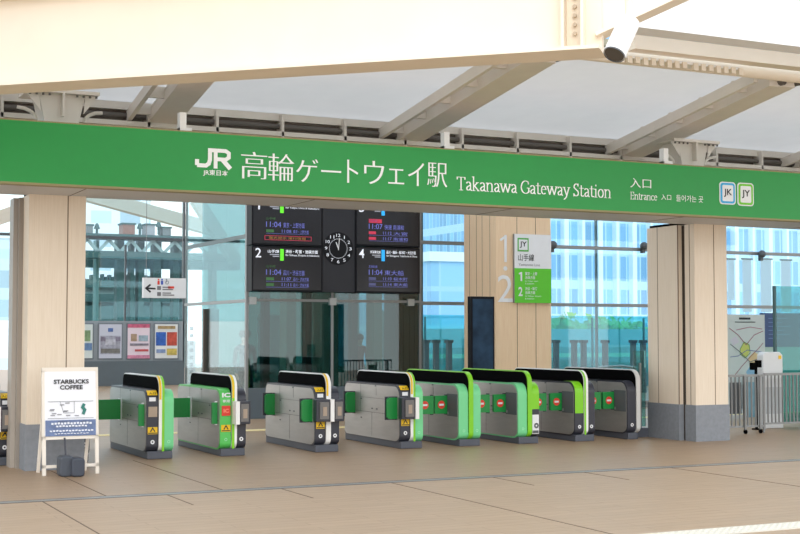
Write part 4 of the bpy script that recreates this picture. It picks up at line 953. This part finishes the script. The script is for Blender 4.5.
person(PX(362, 26.6), 26.75, 1.6, SK, mat('jacket_red', (190, 70, 60), .7), mat('trousers_dark', (60, 66, 70), .7), mat('hair_dark', (40, 40, 42), .7), 'person in a red top deeper behind the lobby glass, standing for a reflection')

# ================================================================== OUTSIDE
def building(name, px0, px1, Y, ytop, depth, m_, lb, fins=None, finm=None, z0=-8, extra=None):
    x0, x1 = PX(px0, Y), PX(px1, Y); z1 = PZ((px0 + px1) / 2, ytop, Y)
    t = thing(name, ((x0 + x1) / 2, Y, z0), lb, 'building')
    B(x0, x1, Y, Y + depth, z0, z1).build('walls', m_, t, bevel=0)
    if fins:
        m = MB()
        for f in fins: X = PX(f[0], Y); m.box(X - f[1] / 2, X + f[1] / 2, Y - .8, Y, z0, z1)
        m.each('vertical_fin', finm or WHITE, t)
    B(x0 - .3, x1 + .3, Y - .3, Y + depth + .3, z1, z1 + .8).build('roof_edge', WHITE, t)
    return t
FINW = mat('fin_white', (238, 244, 250), .5)
G1 = grid_mat('tower_panes', (200, 222, 238), (148, 192, 226), .9, 3.6, .16)
G2 = grid_mat('pale_panes', (226, 236, 242), (190, 214, 228), 3.2, 3.4, .14)
G3 = grid_mat('block_panes', (176, 206, 228), (150, 190, 222), 2.6, 3.3, .08)
building('glass_tower', 540, 960, 120, -260, 40, G1, 'tall pale blue glass office tower with white vertical fins behind the right windows', [(px, .55 if k % 2 else .3) for k, px in enumerate(range(546, 950, 17))], FINW)
building('apartment_tower', 395, 462, 210, -60, 30, G2, 'pale high rise seen right of the departure boards', None)
building('glass_block', 431, 500, 100, 262, 25, G3, 'lower light blue glass block in front of the pale high rise', None)
building('residential_tower', 70, 150, 190, 60, 30, grid_mat('res_panes', (240, 243, 244), (196, 214, 224), 4.2, 3.4, .3), 'whitish high rise seen above the railway structure at the left', None)
building('far_tower', -60, 40, 160, 238, 30, grid_mat('far_panes', (226, 234, 240), (204, 218, 228), 4, 3.4, .25), 'pale low block seen left of the left column', None)
# teal glass balustrade terrace beyond the right windows
TY = 34
t = thing('terrace_screen', (24, TY, 0), 'long teal glass screen of the terrace beyond the right windows', 'glass screen')
B(PX(420, TY), 60, TY, TY + .02, .4, PZ(600, 316, TY)).build('pane', glass('terrace_teal', (168, 232, 234), .08), t)
m = MB()
for i in range(24): x = PX(425, TY) + i * 1.9; m.box(x - .02, x + .02, TY - .03, TY + .03, 0, PZ(600, 318, TY))
m.each('post', mat('teal_post', (70, 130, 138), .4), t)
B(PX(420, TY), 60, TY - .04, TY + .06, 0, .4).build('base', mat('teal_base', (72, 120, 124), .5), t)
t = thing('green_parapet', (30, 40, 0), 'long pale green and teal parapet behind the terrace screen', 'parapet')
B(PX(424, 40), 75, 40, 40.4, -1, PZ(600, 347, 40)).build('lower', mat('parapet_teal', (96, 176, 176), .5), t); B(PX(424, 40), 75, 39.98, 40.42, PZ(600, 357, 40), PZ(600, 353, 40)).build('band', mat('parapet_mint', (170, 236, 200), .5), t)
B(PX(424, 44), 75, 44, 44.3, -1, PZ(600, 329, 44)).build('upper', mat('parapet_pale', (170, 212, 220), .5), t)
for k, px in enumerate((427, 437, 450, 557, 575, 584.5, 606, 634, 644)):
    X = PX(px, 30); zt = PZ(px, 343, 30)
    t = thing('bollard_post', (X, 30, 0), 'dark flat topped terrace post %s' % ('just right of the departure boards', 'second right of the departure boards', 'beside the middle wooden column on its left', 'beside the line sign column on its right', 'second right of the line sign column', 'third right of the line sign column', 'below the middle of the right window', 'near the right column', 'closest to the right column')[k], 'post', 'dark posts on the terrace')
    B(X - .06, X + .06, 30, 30.12, 0, zt).build('shaft', mat('post_dark', (80, 98, 102), .5), t); B(X - .085, X + .085, 29.97, 30.15, zt, zt + .08).build('cap', mat('post_cap', (60, 76, 80), .5), t)
def tree(px, Y, py_top, R, lb):
    X = PX(px, Y); zt = PZ(px, py_top, Y); t = thing('tree', (X, Y, -8), lb, 'tree', 'trees beyond the terrace')
    MB().cyl((X, Y, -8), (X, Y, zt - R * .8), .25, .15, 8).build('trunk', mat('bark', (96, 84, 70), .9), t)
    rnd = random.Random(px); m = MB()
    for i in range(1500):
        a_ = rnd.random() * 6.283; b_ = math.acos(2 * rnd.random() - 1); q_ = R * rnd.random() ** .35 * (1 + .18 * math.sin(3 * a_ + px)); c_ = Vector((X + 1.5 * q_ * math.sin(b_) * math.cos(a_), Y + q_ * math.sin(b_) * math.sin(a_), zt - R + q_ * math.cos(b_)))
        s_ = .18 + .12 * rnd.random(); u = Vector((rnd.uniform(-1, 1), rnd.uniform(-1, 1), rnd.uniform(-1, 1))).normalized(); v = u.orthogonal().normalized() * s_; u = u * s_ * 1.4
        m.add([c_ - u, c_ + v, c_ + u, c_ - v], [(0, 1, 2, 3)])
    m.build('crown', mat('leaf_pale', (150, 190, 110), .7), t)
tree(575, 60, 319, 1.8, 'broad pale green tree beyond the terrace, nearer the line sign'); tree(617, 70, 321, 1.8, 'pale green tree beyond the terrace, nearer the right column')
# escalator handrail beyond the gates (right)
t = thing('stair_handrail', (15.5, 27, 0), 'curved steel handrail and steps beyond the last ticket gates', 'handrail')
pts = [(575, 377), (588, 370), (602, 367), (622, 366), (636, 368)]
m = MB(); V = [P(a_, b_, 27) for a_, b_ in pts]
for a_, b_ in zip(V, V[1:]): m.cyl(a_, b_, .03, n=8)
m.build('rail', STEEL, t); m = MB()
for v_ in V: m.cyl((v_.x, v_.y, 0), v_, .02, n=8)
m.each('post', STEEL, t)
# railway yard structure seen through the far left glass
RYd = 62
DT = mat('rail_teal', (58, 92, 92), .7); DT2 = mat('rail_teal_mid', (92, 130, 130), .7); LT = mat('rail_pale', (150, 172, 172), .6)
t = thing('railway_gantry', (PX(135, RYd), RYd, -8), 'dark railway gantry and platform structure beyond the far left windows', 'railway structure')
def rb(px0, px1, yt, yb, Y, d=1.): q_ = R3(px0, px1, yt, yb, Y); return (q_[0], q_[1], Y, Y + d, q_[2], q_[3])
B(*rb(60, 240, 235, 240, RYd)).build('top_beam', DT, t)
B(*rb(60, 240, 252, 259, RYd)).build('lower_beam', DT, t)
m = MB(); Z0 = PZ(130, 252, RYd); Z1 = PZ(130, 240, RYd)
for i in range(16): 
    X = PX(66 + i * 11, RYd); X2 = PX(66 + (i + 1) * 11, RYd); m.bar((X, RYd + .3, Z0 if i % 2 else Z1), (X2, RYd + .3, Z1 if i % 2 else Z0), .1, .14)
m.each('lattice', LT, t)
for px, w_ in ((97, 3), (120, 7), (132, 4), (141, 6), (157, 8), (176, 6), (184, 3), (214, 5)):
    B(*rb(px - w_ / 2, px + w_ / 2, 240, 400, RYd + 1.2, .6)).build('column', DT if w_ > 3 else DT2, t)
B(*rb(60, 240, 259, 268, RYd + 2)).build('canopy', mat('canopy_teal', (70, 104, 104), .7), t)
t = thing('platform_building', (PX(120, 70), 70, -8), 'dark layered platform building below the railway gantry', 'building')
for yt, yb, mm_, Y_ in ((280, 288, DT, 70), (288, 294, LT, 70.4), (294, 302, DT, 69.6), (302, 306, DT2, 70.4), (306, 430, DT, 69)): B(*rb(50, 186, yt, yb, Y_, 2)).build('storey', mm_, t)
m = MB(); rnd = random.Random(3)
for i in range(26): px = 66 + i * 3.6; q_ = rb(px, px + 2.2, 280 - rnd.random() * 5 - 1, 281, 71, .5); m.box(*q_)
m.each('rooftop_unit', DT, t)
for px, yt, yb, w_, lb, mm_ in ((90, 229, 236, 6, 'small grey signal box on the railway gantry at its left end', 'sig_grey'), (129, 227, 236.5, 12, 'rust red square signal box on the railway gantry', 'sig_rust'), (150.5, 227, 236.5, 9, 'pale grey square signal box on the railway gantry', 'sig_pale'), (167, 235, 242, 8, 'low grey signal box on the railway gantry beside the lobby glass', 'sig_grey')):
    c_ = {'sig_grey': (120, 124, 126), 'sig_rust': (150, 104, 92), 'sig_pale': (160, 158, 164)}[mm_]
    q_ = list(rb(px - w_ / 2, px + w_ / 2, yt, yb, RYd + .1, .8)); h_ = q_[5] - q_[4]; q_[4] = PZ(130, 234.6, RYd) + .03; q_[5] = q_[4] + h_; t = thing('signal_box', ((q_[0] + q_[1]) / 2, RYd, q_[4]), lb, 'signal box', 'signal boxes on the gantry')
    B(*q_).build('case', mat(mm_, c_, .6), t); B(q_[0] - .05, q_[1] + .05, q_[2] - .05, q_[3] + .05, q_[5], q_[5] + .08).build('lid', DT, t)
for px, py, lb in ((98, 226, 'small lamp on a short pole beside the left signal box'), (141, 226, 'cone lamp on a short pole between the two square signal boxes'), (159.8, 224, 'cone lamp on a short pole right of the pale signal box')):
    p = P(px, py, RYd); p.y += .2; t = thing('pole_lamp', (p.x, p.y, PZ(px, 234.4, RYd)), lb, 'lamp', 'small lamps on the gantry'); MB().cyl((p.x, p.y, PZ(px, 234.4, RYd)), p, .06, n=8).build('pole', DT, t)
    MB().cyl((p.x, p.y, p.z - .12), (p.x, p.y, p.z + .14), .15, .06, 12).build('shade', DT, t)
# pale canopy beams outside
for a_, b_, w_, lb in ((P(30, 179, 46), P(215, 230, 46), .45, 'broad cream canopy strut slanting down beyond the far left windows'), (P(-40, 232, 30), P(60, 196, 30), .3, 'cream canopy strut slanting up beyond the window left of the left column')):
    tag(MB().bar(a_, b_, .5, w_).build('canopy_strut', CREAM), lb, 'strut', 'cream canopy struts outside')
for a_, b_, lb in ((P(196, 200, 33), P(236, 262, 33), 'cream strut behind the side glass of the lobby, standing in for a reflection'),):  # this strut is modelled in place of one reflected in the side glass
    tag(MB().bar(a_, b_, .3, .3).build('canopy_strut', CREAM), lb, 'strut', 'cream canopy struts outside')
# side pale wall behind the lobby side opening
